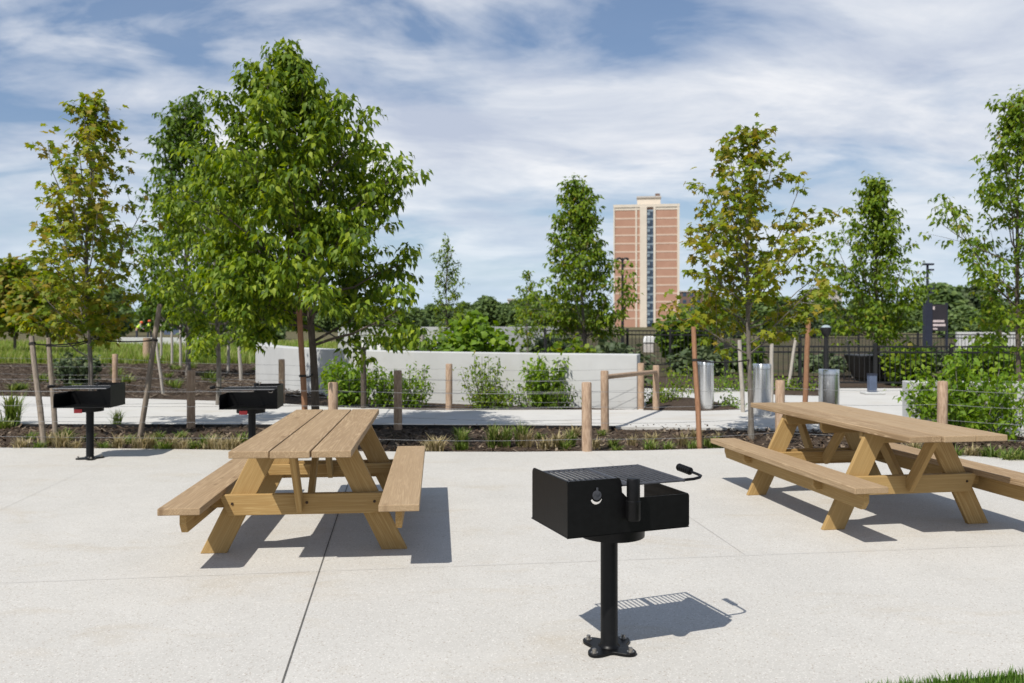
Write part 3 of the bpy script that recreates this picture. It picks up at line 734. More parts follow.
# ------------------------------------------------------------------ picnic tables
TABLE_Z, SEAT_Z = 0.75, 0.42
def plank(name, L, W, T, loc, parent, mat, rot=(0, 0, 0), cham=0.0, bev=0.0045):
    """board along its own Y, W across X, T thick in Z; cham cuts the lower... ends for upright boards (W vertical)"""
    mb = MB()
    if cham:
        o = [(-L/2, -W/2 + cham), (-L/2 + cham * 0.75, -W/2), (L/2 - cham * 0.75, -W/2), (L/2, -W/2 + cham), (L/2, W/2), (-L/2, W/2)]
        mb.prism([(q[1], q[0]) for q in o], -T/2, T/2, axes=(0, 1, 2))
    else:
        mb.box((-W/2, -L/2, -T/2), (W/2, L/2, T/2))
    return mb.build(name, mat, parent, bevel=bev, seg=2, loc=loc, rot=rot)
def bolt(parent, loc, rot):
    mb = MB(); mb.lathe([(0.0, 0.0), (0.013, 0.0), (0.012, 0.007), (0.0, 0.009)][1:3], 10)
    return mb.build('bolt', M['darkbolt'], parent, loc=loc, rot=rot)
def make_table(label, loc, rz):
    t = thing('picnic_table', label, 'picnic table', loc, rz, 'wooden picnic tables on the patio')
    LEN = 2.44; bw = 0.235; gap = 0.009
    for i, dy in ((-1, 0.012), (0, -0.006), (1, -0.002)):
        plank('tabletop_board', LEN, bw, 0.042, (i * (bw + gap), dy, TABLE_Z - 0.021), t, M['top'])
    for s in (-1, 1):
        plank('seat', LEN, 0.245, 0.042, (s * 0.645, -0.004 * s, SEAT_Z - 0.021), t, M['top'])
        # upright board under each seat
        b = plank('seat_apron', LEN - 0.14, 0.125, 0.04, (s * 0.64, 0, SEAT_Z - 0.042 - 0.0635), t, M['frame'], rot=(0, R(-90), 0), cham=0.055)
    th = 0.038
    for e in (-1, 1):
        y = e * 0.63
        ztop = TABLE_Z - 0.044
        for s in (-1, 1):
            # leg: outline in the x-z plane, from the foot (outer 0.68) up to the top cleat
            xo, xi = 0.675, 0.505           # foot
            to, ti = 0.325, 0.155           # top
            mb = MB()
            # built along its own Y so that the grain follows the leg
            ax = Vector((s * (xo - to), 0, -ztop)); L = ax.length; ang = math.atan2(s * (xo - to), ztop)
            hw = (xo - xi) / 2 * math.cos(ang); sh = hw * math.tan(abs(ang)) * s
            o = [(-hw, -L/2 - sh), (hw, -L/2 + sh), (hw, L/2 + sh), (-hw, L/2 - sh)]
            mb.prism(o, -th/2, th/2, axes=(0, 1, 2))
            leg = mb.build('leg', M['frame'], t, bevel=0.004, seg=2)
            cx = s * (xo + xi + to + ti) / 4
            # own Y -> up along the leg, own X stays across, own Z -> table length
            up = Vector((-s * (xo - to), 0, ztop)).normalized(); zz = Vector((0, 1, 0)); xx = up.cross(zz)
            m = Matrix((xx, up, zz)).transposed()
            leg.matrix_local = Matrix.Translation((cx, y, ztop / 2)) @ m.to_4x4()
        # crossbeam on the outer side of the legs, seat bearer on the inner side, cleat under the top
        zc = SEAT_Z - 0.042 - 0.068
        yo = y + e * (th / 2 + 0.021)
        rx = (R(90), 0, R(90))
        mb = MB(); mb.prism([(-0.0675, -0.485), (-0.0675, 0.485), (0.0675, 0.545), (0.0675, -0.545)], -0.02, 0.02, axes=(0, 1, 2))
        cb = mb.build('crossbeam', M['frame'], t, bevel=0.004, seg=2)
        cb.matrix_local = Matrix.Translation((0, yo, zc + 0.012)) @ Matrix(((0, 1, 0), (0, 0, 1), (1, 0, 0))).to_4x4()
        for bx in (-0.46, 0.02, 0.46):
            mb = MB(); mb.lathe([(0.010, 0.0), (0.008, 0.006)], 10)
            k = mb.build('bolt', M['darkbolt'], cb); k.location = (0.01, bx, e * 0.0195); k.rotation_euler = (0 if e > 0 else math.pi, 0, 0)
        yi = y - e * (th / 2 + 0.021)
        sb = plank('seat_bearer', 1.46, 0.085, 0.04, (0, yi, SEAT_Z - 0.042 - 0.045), t, M['frame'], cham=0.03)
        sb.matrix_local = Matrix.Translation((0, yi, SEAT_Z - 0.042 - 0.0445)) @ Matrix(((0, 1, 0), (0, 0, 1), (1, 0, 0))).to_4x4()
        cl = plank('top_cleat', 0.68, 0.085, 0.04, (0, 0, 0), t, M['frame'], cham=0.035)
        cl.matrix_local = Matrix.Translation((0, yi, TABLE_Z - 0.044 - 0.0435)) @ Matrix(((0, 1, 0), (0, 0, 1), (1, 0, 0))).to_4x4()
        # V braces from the crossbeam's middle, one leaning out, one leaning in
        zl, zh = zc - 0.012, TABLE_Z - 0.05
        for k, (ya, yb, xoff) in enumerate(((yo + e * 0.024, yo + e * 0.31, -0.022), (yi - e * 0.03, yi - e * 0.40, 0.022))):
            v = Vector((0, yb - ya, zh - zl)); L = v.length
            mb = MB(); mb.box((-0.019, -L/2, -0.042), (0.019, L/2, 0.042))
            br = mb.build('brace', M['frame'], t, bevel=0.003, seg=1)
            up = v.normalized(); xx = Vector((1, 0, 0)); zz = xx.cross(up)
            br.matrix_local = Matrix.Translation((xoff, (ya + yb) / 2, (zl + zh) / 2)) @ Matrix((xx, up, zz)).transposed().to_4x4()
    cl = plank('top_cleat', 0.66, 0.085, 0.04, (0, 0, 0), t, M['frame'], cham=0.035)
    cl.matrix_local = Matrix.Translation((0, 0, TABLE_Z - 0.044 - 0.0435)) @ Matrix(((0, 1, 0), (0, 0, 1), (1, 0, 0))).to_4x4()
    return t
t1 = make_table('wooden picnic table on the left, seen end on before the big lush tree', (-1.43, 6.28, 0), R(5.0))
t2 = copy_tree(t1)
t2['label'] = 'wooden picnic table on the right, its end cut by the photo edge'
t2['label'] = 'wooden picnic table on the right, turned side on beside the steel bins'
t2.location = (2.83, 6.95, 0); t2.rotation_euler = (0, 0, R(9.3))

# ------------------------------------------------------------------ park grills
def make_grill(label, loc, rz):
    t = thing('park_grill', label, 'grill', loc, rz, 'black pedestal grills on the patio')
    zb, zt, zl = 0.585, 0.832, 0.738       # floor, tall wall, low wall
    hx, hy, th = 0.305, 0.20, 0.006
    # base plate: four rounded lobes
    pts = []
    for k in range(64):
        a = 2 * math.pi * k / 64
        pts.append(((0.082 + 0.062 * abs(math.cos(2 * a)) ** 2.2) * math.cos(a), (0.082 + 0.062 * abs(math.cos(2 * a)) ** 2.2) * math.sin(a)))
    mb = MB(); mb.prism(pts, 0.002, 0.016, axes=(0, 1, 2))
    bp = mb.build('base_plate', M['black'], t, bevel=0.002, rot=(0, 0, R(28)))
    for k in range(4):
        a = k * math.pi / 2
        mb = MB(); mb.lathe([(0.017, 0.016), (0.017, 0.019), (0.010, 0.0195), (0.010, 0.034), (0.006, 0.036)], 12)
        mb.build('anchor_bolt', M['bolt'], bp, loc=(0.118 * math.cos(a), 0.118 * math.sin(a), 0))
    mb = MB(); mb.lathe([(0.052, 0.015), (0.044, 0.022), (0.040, 0.03), (0.040, zb - 0.02)], 28)
    mb.build('post', M['black'], t, smooth=True)
    mb = MB(); mb.lathe([(0.13, zb - 0.058), (0.151, zb - 0.055), (0.153, zb - 0.004), (0.146, zb - 0.001)], 40, c=(0.012, -0.005))
    col = mb.build('swivel_collar', M['black'], t, smooth=True)
    # firebox: floor, tall end, low end, stepped front with a vent, open back with a lip
    mb = MB(); mb.box((-hx, -hy, zb), (hx, hy + 0.012, zb + th))
    fb = mb.build('firebox', M['black'], t, bevel=0.0015)
    def rcorner(x, z, r, q, n=5):
        a0 = {0: 0, 1: 90, 2: 180, 3: 270}[q]
        cx = x - r * (1 if q in (0, 3) else -1); cz = z - r * (1 if q in (0, 1) else -1)
        return [(cx + r * math.cos(R(a0 + 90 * i / n)), cz + r * math.sin(R(a0 + 90 * i / n))) for i in range(n + 1)]
    mb = MB(); mb.prism([(-hy + th, zb + th)] + [(hy, zb + th)] + rcorner(hy, zt, 0.025, 0) + [(-hy + th, zt)], -hx, -hx + th, axes=(1, 2, 0))
    mb.build('tall_end_panel', M['black'], fb, bevel=0.0012)
    mb = MB(); mb.prism([(-hy + th, zb + th), (hy, zb + th)] + rcorner(hy, zl, 0.03, 0) + [(-hy + th, zl)], hx - th, hx, axes=(1, 2, 0))
    mb.build('low_end_panel', M['black'], fb, bevel=0.0012)
    vx, vz = -0.165, 0.752
    cres = [(vx + 0.029 * math.cos(R(a)), vz + 0.029 * math.sin(R(a))) for a in range(195, 346, 15)] + [(vx + 0.0022 + 0.024 * math.cos(R(a)), vz + 0.004 + 0.022 * math.sin(R(a))) for a in range(340, 199, -20)]
    outer = [(-hx, zb)] + [(hx - 0.012, zb), (hx, zb + 0.012)] + rcorner(hx, zl, 0.010, 0, 3) + [(-0.01, zl), (-0.04, zl + 0.03), (-0.043, zt - 0.02)] + rcorner(-0.045, zt, 0.016, 0, 3) + rcorner(-hx, zt, 0.012, 1, 3)
    mb = MB(); mb.prism([outer, list(reversed(cres))], -hy, -hy + th, axes=(0, 2, 1))
    mb.build('front_panel', M['black'], fb)
    mb = MB(); mb.tube([(vx, -hy, vz + 0.012), (vx, -hy - 0.004, vz + 0.012)], 0.021, 20); mb.tube([(vx, -hy - 0.004, vz + 0.022), (vx, -hy - 0.008, vz + 0.022)], 0.009, 12)
    mb.box((vx - 0.004, -hy - 0.007, vz + 0.028), (vx + 0.004, -hy - 0.003, vz + 0.046))
    mb.build('vent_plate', M['grate'], fb)
    # swivel tube on the front
    mb = MB(); mb.lathe([(0.030, 0.65), (0.033, 0.656), (0.033, 0.735), (0.0295, 0.738), (0.0295, 0.825), (0.026, 0.834), (0.01, 0.836)], 28, c=(-0.004, -hy - 0.036))
    mb.box((-0.021, -hy - 0.012, 0.665), (0.013, -hy - 0.0005, 0.73))
    mb.build('pivot_tube', M['black'], t, smooth=True)
    # grate: rods across the box in a frame
    gz = 0.797
    mb = MB()
    n = 22
    for i in range(n):
        x = -hx + 0.03 + (2 * hx - 0.055) * i / (n - 1)
        mb.tube([(x, -hy + 0.016, gz), (x, hy + 0.042, gz)], 0.0048, 6)
    for y, zo in ((-hy + 0.014, 0.0), (0.02, -0.009), (hy + 0.042, 0.0)):
        mb.tube([(-hx + 0.026, y, gz + zo), (hx - 0.018, y, gz + zo)], 0.0062, 6)
    mb.tube([(hx - 0.02, -hy + 0.012, gz), (hx - 0.02, hy + 0.042, gz)], 0.0075, 8)
    mb.box((-0.008, -hy + 0.016, gz + 0.003), (0.008, hy + 0.035, gz + 0.006))
    g = mb.build('grate', M['grate'], t, smooth=True)
    yh = -hy + 0.045
    mb = MB(); mb.tube([(hx - 0.03, yh, gz - 0.006), (hx + 0.055, yh, gz - 0.004), (hx + 0.088, yh + 0.004, gz), (hx + 0.105, yh + 0.02, gz + 0.004), (hx + 0.107, yh + 0.05, gz + 0.006), (hx + 0.112, yh + 0.215, gz + 0.012)], 0.0068, 10)
    h = mb.build('grate_handle', M['black'], g, smooth=True)
    mb = MB(); a = Vector((hx + 0.1095, yh + 0.11, gz + 0.0085)); b = Vector((hx + 0.112, yh + 0.222, gz + 0.0122)); coil = []
    rad = []
    for i in range(25):
        u = i / 24; coil.append(a.lerp(b, u)); rad.append(0.0145 + 0.0045 * (1 if (i // 2) % 2 else -0.6))
    mb.tube(coil, rad, 12); mb.build('grip', M['black'], h, smooth=True)
    # red label on the collar's open-side face
    mb = MB(); mb.box((0.02, 0.150, zb - 0.062), (0.105, 0.156, zb - 0.02)); lb = mb.build('red_tag', M['red'], t, bevel=0.0008)
    return t
g1 = make_grill('black pedestal grill standing alone in the foreground of the patio', (0.452, 3.955, 0), R(21))
g2 = copy_tree(g1); g2.location = at(90, 9.45); g2.rotation_euler = (0, 0, R(183)); g2['label'] = 'black pedestal grill farthest left, at the patio edge before the yellowing tree'
g3 = copy_tree(g1); g3.location = at(252, 9.3); g3.rotation_euler = (0, 0, R(186)); g3['label'] = 'black pedestal grill half hidden behind the left picnic table'

# ------------------------------------------------------------------ post-and-wire fences
def log_post(loc, h, r, parent, seed, mat='post'):
    rg = random.Random(seed); mb = MB()
    lx, ly = rg.uniform(-.012, .012), rg.uniform(-.012, .012)
    rows = [(-0.08, r * 1.02), (h * 0.3, r * rg.uniform(.97, 1.03)), (h * 0.65, r * rg.uniform(.96, 1.02)), (h - 0.015, r * .98), (h, r * .86)]
    mb.tube([(loc[0] + lx * z, loc[1] + ly * z, z) for z, _ in rows], [q for _, q in rows], 14)
    return mb.build('post', M[mat], parent, smooth=True)
def wire_fence(label, pts, h, zs, r=0.058, skip=()):
    f = thing('wire_fence', label, 'fence', (pts[0][0], pts[0][1], 0), 0, 'post and wire fences round the beds')
    o = Vector((pts[0][0], pts[0][1], 0))
    for i, p in enumerate(pts):
        if i in skip: continue
        log_post((p[0] - o.x, p[1] - o.y), h + 0.01 * ((i * 7) % 3 - 1), r, f, i + int(abs(pts[0][0]) * 100))
    for z in zs:
        mb = MB()
        for a, b in zip(pts[:-1], pts[1:]):
            a = Vector((a[0], a[1], z)) - o; b = Vector((b[0], b[1], z)) - o
            P = [a.lerp(b, u / 6) - Vector((0, 0, 0.03 * (1 - (2 * u / 6 - 1) ** 2))) for u in range(7)]
            mb.tube(P, 0.0024, 5)
        mb.build('wire', M['wire'], f)
    return f
Z4 = (0.14, 0.33, 0.52, 0.70)
pA = [at(-160, 10.6), at(333, 10.15), at(587, 10.02), at(780, 10.65), at(942, 10.35), at(1150, 9.6)]
wire_fence('post and wire fence along the near edge of the planting bed', [(p.x, p.y) for p in pA], 0.80, Z4, 0.060)
pB = [at(-120, 12.75), at(191, 12.45), at(398, 12.3), at(605.5, 12.05)]
wire_fence('post and wire fence on the near side of the path', [(p.x, p.y) for p in pB], 0.81, Z4, 0.060, skip=(3,))
pC = [at(-40, 20.3), at(115, 19.1), at(282, 16.2), at(449, 14.85), at(641, 14.9)]
wire_fence('post and wire fence on the far side of the path by the white wall', [(p.x, p.y) for p in pC], 0.80, Z4, 0.060)
# rail barrier across the path
rb = thing('rail_barrier', 'wooden rail carried between two log posts across the path', 'barrier', at(625, 13.2))
o = at(625, 13.2)
for (px, d, hh) in ((605, 12.05, 0.83), (656, 14.7, 0.77)):
    p = at(px, d) - o
    log_post((p.x, p.y), hh, 0.058, rb, px)
a = at(605, 12.05, 0.74) - o; b = at(656, 14.7, 0.66) - o
mb = MB(); mb.tube([a, (a + b) / 2, b], [0.036, 0.038, 0.036], 10); mb.build('rail', M['post'], rb, smooth=True)

# ------------------------------------------------------------------ tree stakes with ties
def stake(label, foot, top, r, mat, tie=None, name='tree_stake', group='wooden stakes beside the young trees'):
    foot = Vector(foot); top = Vector(top)
    s = thing(name, label, 'stake', foot, 0, group)
    d = top - foot; mb = MB()
    mb.tube([d * -0.04, d * 0.33 + Vector((0.006, 0, 0)), d * 0.7 - Vector((0.004, 0, 0)), d], [r, r * 1.03, r * .96, r * .9], 9)
    mb.build('pole', M[mat], s, smooth=True)
    if tie is not None:
        a = d * tie[1]; b = Vector(tie[0]) - foot; mb = MB()
        P = [a.lerp(b, u / 5) - Vector((0, 0, 0.03 * (1 - (2 * u / 5 - 1) ** 2))) for u in range(6)]
        mb.tube(P, 0.010, 6); mb.tube([a - d.normalized() * 0.012, a + d.normalized() * 0.016], r * 1.25, 9)
        mb.build('tie_strap', M['strap'], s)
    return s
tr1 = at(88, 11.3)
stake('grey leaning stake, leftmost beside the slender yellowing tree', gp(44, 446), at(31.5, 10.7, hz(336.5, 10.7)), 0.034, 'stake', (tr1 + Vector((0, 0, 1.27)), 0.93))
stake('grey leaning stake, second from left beside the slender yellowing tree', gp(55.5, 435), at(48.5, 11.7, hz(338, 11.7)), 0.034, 'stake', (tr1 + Vector((0, 0, 1.25)), 0.92))
stake('grey stake leaning right, between the yellowing tree and the leafy green tree', gp(140.5, 434), at(160, 11.6, hz(304, 11.6)), 0.036, 'stake', (tr1 + Vector((0, 0, 1.3)), 0.72))
stake('thin pale stake leaning left behind the grey leaning stake', gp(163, 394.5), at(156, 17.8, hz(340, 17.8)), 0.03, 'palestake')
tr3 = at(313, 11.0)
stake('red brown stake against the big lush tree', at(306, 10.75), at(298.3, 10.7, hz(284, 10.7)), 0.037, 'redstake', (tr3 + Vector((0, 0, 0.85)), 0.42))
stake('dark stake tied to the big lush tree, in front of the white wall', at(363.5, 15.0), at(363.5, 15.0, hz(347, 15.0)), 0.05, 'barkdark', (at(313, 11.0, 1.5), 0.96))
tr5 = at(749, 11.2)
stake('red brown stake left of the olive and bronze tree', gp(699.5, 448), at(693.5, 10.5, hz(327, 10.5)), 0.032, 'redstake', (tr5 + Vector((0, 0, 1.02)), 0.72))
stake('red brown stake right of the olive and bronze tree, behind the right table', at(804.5, 14.0), at(808.5, 14.0, hz(322, 14.0)), 0.043, 'redstake')
for px0, y0, px1, y1, lb in [(743, 412, 739.5, 340, 'pale stake just left of the middle steel bin'), (771, 408, 772, 338, 'pale stake just right of the middle steel bin'), (788, 388, 796, 337, 'pale stake leaning right behind the middle steel bin'),
                             (161, 362, 161.5, 316, 'tall pale pole, leftmost beyond the mulch slope'), (172, 363, 172, 325, 'thin pale pole second from left beyond the mulch slope'),
                             (180.5, 367, 180.5, 325, 'stout pale pole third from left beyond the mulch slope'), (187, 366, 186.5, 330, 'thin pale pole fourth from left beyond the mulch slope'),
                             (228, 372, 229, 335, 'grey pole under the leafy green tree beyond the mulch slope'), (241, 380, 239, 345, 'grey pole between the leafy green tree and the post by the path'),
                             (853, 376, 847, 338, 'pale stake leaning beside the black tub'), (1003, 376, 1000, 330, 'dark pole under the tree at the right edge')]:
    f = gp(px0, y0); stake(lb, f, at(px1, f.y, hz(y1, f.y)), 0.045 if f.y > 20 else 0.036, 'palestake' if 'dark' not in lb else 'barkdark')
# short post in the meadow
mb = MB(); mb.tube([(0, 0, -0.05), (0, 0, 0.45), (0, 0, 0.9)], [0.15, 0.15, 0.145], 14)
o = mb.build('bollard', M['post'], smooth=True, loc=gp(147, 361)); tag(o, 'stout pale wooden bollard in the meadow below the workers', 'bollard')

# ------------------------------------------------------------------ walls
def wall(name, label, line, h, thick, mat, hs=None):
    mb = MB(); L = [Vector((p[0], p[1])) for p in line]; n = len(L)
    A = []; B = []
    for i, p in enumerate(L):
        t = (L[min(i+1, n-1)] - L[max(i-1, 0)]).normalized(); nn = Vector((-t.y, t.x)) * thick / 2
        A.append(p - nn); B.append(p + nn)
    hs = hs or [h] * n
    vs = []
    for i in range(n):
        vs += [(A[i].x, A[i].y, -0.1), (A[i].x, A[i].y, hs[i]), (B[i].x, B[i].y, hs[i]), (B[i].x, B[i].y, -0.1)]
    fs = [(0, 1, 2, 3), tuple((n-1)*4 + k for k in (3, 2, 1, 0))]
    for i in range(n - 1):
        for k in range(4):
            fs.append((i*4+k, (i+1)*4+k, (i+1)*4+(k+1) % 4, i*4+(k+1) % 4))
    mb.add(vs, fs)
    o = mb.build(name, mat, bevel=0.012, seg=2)
    return tag(o, label, 'wall')
wall('garden_wall', 'long white concrete wall behind the path shrubs', [(2.28, 15.3), (0.2, 15.9), (-1.8, 16.7), (-3.6, 17.9), (-5.0, 19.4), (-6.3, 21.6), (-7.0, 24)], 0.94, 0.42, M['wall'])
wall('low_garden_wall', 'low white wall behind the broad shrub at right', [(5.72, 12.35), (7.2, 12.2), (9.5, 11.6)], 0.66, 0.30, M['wall'])
wall('boundary_wall', 'far pale grey wall behind the white garden wall', [at(338, 40).xy, at(440, 41).xy, at(560, 44).xy], 1.28, 0.3, M['wall'])
wall('boundary_wall', 'far pale wall beyond the railing at the right edge', [at(956, 44).xy, at(1120, 42).xy], 1.0, 0.3, M['wall'])
wall('boundary_wall', 'low pale wall below the two workers', [at(119, 55).xy, at(205, 54).xy], 0.52, 0.4, M['wall'])
# white bench in the garden behind
wb = thing('garden_bench', 'small white bench with square legs beyond the white garden wall', 'bench', at(372, 33))
mb = MB(); mb.box((-0.65, -0.25, 0.78), (0.6, 0.25, 0.86)); mb.build('seat', M['white'], wb, bevel=0.01)
for x in (-0.3, 0.0, 0.3):
    mb = MB(); mb.box((x - 0.07, -0.2, -0.1), (x + 0.07, 0.2, 0.779)); mb.build('leg', M['white'], wb)
mb = MB(); mb.tube([(0, 0, -0.05), (0, 0, 1.0)], 0.13, 10); o = mb.build('bollard', M['palestake'], smooth=True, loc=at(421, 34)); tag(o, 'pale post in front of the far pale grey wall', 'post')

# ------------------------------------------------------------------ steel bins
def steel_bin(label, loc):
    t = thing('steel_bin', label, 'bin', loc, 0, 'brushed steel litter bins on the plaza')
    mb = MB(); mb.lathe([(0.135, 0.005), (0.143, 0.02), (0.143, 0.76)], 40); mb.build('body', M['steel'], t, smooth=True)
    mb = MB(); mb.lathe([(0.139, 0.762), (0.145, 0.768), (0.145, 0.835), (0.141, 0.842), (0.10, 0.846)], 40); lid = mb.build('lid', M['steel'], t, smooth=True)
    mb = MB(); mb.lathe([(0.088, 0.8465), (0.085, 0.8485)], 30); mb.build('opening', M['steeldark'], lid)
    return t
b1 = steel_bin('brushed steel bin nearest the white wall, behind the red brown stake', at(705.5, 14.75))
for loc, lb in ((at(762, 13.75), 'brushed steel bin in the middle, behind the trunk of the olive tree'), (at(829, 12.2), 'brushed steel bin on the right, behind the right picnic tabletop')):
    c = copy_tree(b1); c.location = loc; c['label'] = lb

# ------------------------------------------------------------------ iron railings
def railing(label, a, b, h, step, rail=0.02, bot=0.12, posts=6):
    a = Vector((a[0], a[1], 0)); b = Vector((b[0], b[1], 0)); L = (b - a).length; ang = math.atan2(b.y - a.y, b.x - a.x)
    f = thing('iron_railing', label, 'railing', a, ang, 'black iron railings')
    for z in (bot, h - 0.03, h - 0.16):
        mb = MB(); mb.box((0, -rail, z - rail), (L, rail, z + rail)); mb.build('rail', M['iron'], f)
    mb = MB(); n = int(L / step)
    for i in range(n):
        x = (i + 0.5) * L / n; mb.box((x - 0.007, -0.007, bot + rail), (x + 0.007, 0.007, h - 0.03 - rail))
    mb.build('pickets', M['iron'], f)
    for i in range(posts):
        x = i * L / (posts - 1); mb = MB(); mb.box((x - 0.035, -0.035, -0.1), (x + 0.035, 0.035, h + 0.05)); mb.build('post', M['iron'], f)
    return f
railing('black iron railing along the back of the plaza', (5.0, 19.9), (13.5, 19.3), 0.98, 0.115)
railing('taller black iron railing behind the white wall and the tower foot', at(545, 29).xy, at(760, 27).xy, 1.26, 0.12)
railing('far black iron railing behind the sign', at(800, 34).xy, at(1100, 33).xy, 1.05, 0.13)

# black tub for the conical tree
tb_ = thing('tree_tub', 'large black tapered tub holding the conical tree behind the railing', 'planter', at(876, 22.3))
mb = MB()
lo, hi = 0.45, 0.62
mb.add([(-lo, -lo, 0.05), (lo, -lo, 0.05), (lo, lo, 0.05), (-lo, lo, 0.05), (-hi, -hi, 0.66), (hi, -hi, 0.66), (hi, hi, 0.66), (-hi, hi, 0.66)], [(0,3,2,1), (4,5,6,7), (0,1,5,4), (1,2,6,5), (2,3,7,6), (3,0,4,7)])
mb.build('body', M['iron'], tb_, bevel=0.02)
for sx in (-1, 1):
    mb = MB(); mb.box((sx * 0.33 - 0.05, -0.35, -0.12), (sx * 0.33 + 0.05, 0.35, 0.049)); mb.build('foot', M['iron'], tb_)
bl = thing('bollard_light', 'short dark blue box bollard on a concrete base before the railing', 'bollard', gp(872, 394))
mb = MB(); mb.box((-0.20, -0.16, 0.003), (0.22, 0.16, 0.045)); mb.build('base', M['wall'], bl, bevel=0.01)
mb = MB(); mb.box((-0.075, -0.075, 0.0455), (0.075, 0.075, 0.40)); mb.build('body', M['bluegrey'], bl, bevel=0.006)
mb = MB(); mb.box((-0.082, -0.082, 0.4005), (0.082, 0.082, 0.43)); mb.build('cap', M['navy'], bl)
pl = thing('path_lamp', 'dark slim path lamp with a bowl head behind the right-hand steel bin', 'lamp', at(826, 18.8))
mb = MB(); mb.tube([(0, 0, -0.1), (0, 0, 0.7), (0, 0, 1.32)], [0.05, 0.045, 0.042], 12); mb.build('pole', M['iron'], pl, smooth=True)
mb = MB(); mb.lathe([(0.05, 1.2), (0.09, 1.26), (0.12, 1.36), (0.115, 1.40)], 16); mb.build('lamp_head', M['iron'], pl, smooth=True)
mb = MB(); mb.lathe([(0.105, 1.401), (0.07, 1.44), (0.02, 1.455)], 16); mb.build('lens', M['lampglass'], pl, smooth=True)

# sign pylon with lamp pole
D = 28.0; k = D / F
sg = thing('sign_pylon', 'dark sign board with white lettering beside a dark column', 'sign', at(931, D))
mb = MB(); mb.box((-7 * k, -0.10, -0.1), (-0.05 * k, 0.10, hz(303, D))); mb.build('column', M['navy'], sg)
mb = MB(); mb.box((0.05 * k, -0.05, hz(331, D)), (15 * k, 0.05, hz(304.5, D))); bd = mb.build('sign_board', M['signdark'], sg)
mb = MB(); mb.box((15.05 * k, -0.06, -0.1), (16.0 * k, 0.06, hz(303, D))); mb.build('side_post', M['navy'], sg)
mb = MB()
rl = random.Random(3)
for y0, y1, xe in ((320, 322.2, 12.5), (324, 326.2, 13.6), (328, 329.6, 5.5), (306.5, 309.8, 2.9)):
    mb = MB(); mb.box((1.2 * k, -0.056, hz(y1, D)), (xe * k, -0.0505, hz(y0, D))); mb.build('lettering', M['pale'], bd)
lp = thing('light_pole', 'tall dark light pole rising above the sign board', 'light pole', at(927.5, D + 0.6))
D2 = D + 0.6; k2 = D2 / F
mb = MB(); mb.tube([(0, 0, -0.1), (0, 0, 2), (0, 0, hz(264, D2))], [0.055, 0.05, 0.04], 10); mb.build('pole', M['navy'], lp, smooth=True)
mb = MB(); mb.box((-3.6 * k2, -0.09, hz(265.2, D2)), (5.4 * k2, 0.09, hz(263.4, D2))); mb.build('lamp_head', M['navy'], lp)
mb = MB(); mb.box((1.2 * k2, -0.08, hz(270.6, D2)), (5.6 * k2, 0.08, hz(269, D2))); mb.build('camera_arm', M['navy'], lp)
mb = MB(); mb.box((1.3 * k2, -0.1, hz(293.5, D2)), (5.4 * k2, 0.1, hz(284.5, D2))); mb.build('control_box', M['navy'], lp)
# dark lamp pole before the tower
D3 = 46.0; k3 = D3 / F
lp2 = thing('light_pole', 'dark twin-headed light pole in front of the brick tower', 'light pole', at(622.5, D3))
mb = MB(); mb.tube([(0, 0, -0.1), (0, 0, 2.5), (0, 0, hz(258, D3))], [0.085, 0.075, 0.06], 10); mb.build('pole', M['iron'], lp2, smooth=True)
for s in (-1, 1):
    mb = MB(); mb.tube([(0, 0, hz(261, D3)), (s * 2.5 * k3, 0, hz(258.0, D3)), (s * 4.6 * k3, 0, hz(258.6, D3)), (s * 6.0 * k3, 0, hz(259.8, D3))], [0.04, 0.045, 0.07, 0.06], 8); mb.build('lamp_head', M['iron'], lp2, smooth=True)
mb = MB(); mb.box((0.3 * k3, -0.08, hz(267, D3)), (3.0 * k3, 0.08, hz(263.8, D3))); mb.build('bracket', M['iron'], lp2)
# white cabinet by the tower foot
wc = thing('utility_cabinet', 'small white cabinet with a flared top near the tower foot', 'cabinet', at(649, 44))
mb = MB(); mb.box((-0.28, -0.2, -0.12), (0.2, 0.2, 0.45)); mb.build('body', M['paleb'], wc, bevel=0.02)
mb = MB(); mb.add([(-0.3,-0.25,0.451),(0.25,-0.25,0.451),(0.25,0.25,0.451),(-0.3,0.25,0.451),(-0.2,-0.3,0.78),(0.38,-0.3,0.78),(0.38,0.3,0.78),(-0.2,0.3,0.78)], [(0,3,2,1),(4,5,6,7),(0,1,5,4),(1,2,6,5),(2,3,7,6),(3,0,4,7)]); mb.build('hood', M['white'], wc, bevel=0.02)

# ------------------------------------------------------------------ buildings
TD = 270.0; ts = TD / F
tw = thing('apartment_tower', 'tall brick apartment tower with a glazed central strip', 'tower', at(646.5, TD), R(-8))
Wd = 22.2; H = 38.0; hw = Wd / 2
cw = math.cos(R(8))
def tx(px): return (px - 646.5) * ts / cw
def box_part(name, lo, hi, mat, parent=tw): mb = MB(); mb.box(lo, hi); return mb.build(name, mat, parent)
x0, x1, x2, x3, x4, x5, x6, x7, x8 = [tx(p) for p in (614, 615.3, 635.6, 637.2, 640.0, 646.8, 653.2, 655.4, 676.4)]
x9 = tx(678.6)
box_part('core', (x0 + 0.15, 0.3, -1), (x9 - 0.15, 10, H), M['brick'])
box_part('brick_panel', (x1, 0, -1), (x2, 0.299, H - 0.9), M['brick'])
box_part('brick_panel', (x3, 0, -1), (x4, 0.299, H - 0.9), M['brick'])
box_part('brick_panel', (x7, 0, -1), (x8, 0.299, H - 0.9), M['brick'])
for a, b, d in ((x0, x1, -0.25), (x2, x3, -0.2), (x4, x5, -0.45), (x6, x7, -0.3), (x8, x9, -0.25)):
    box_part('cream_pier', (a, d, -1), (b, 0.298, H), M['cream'])
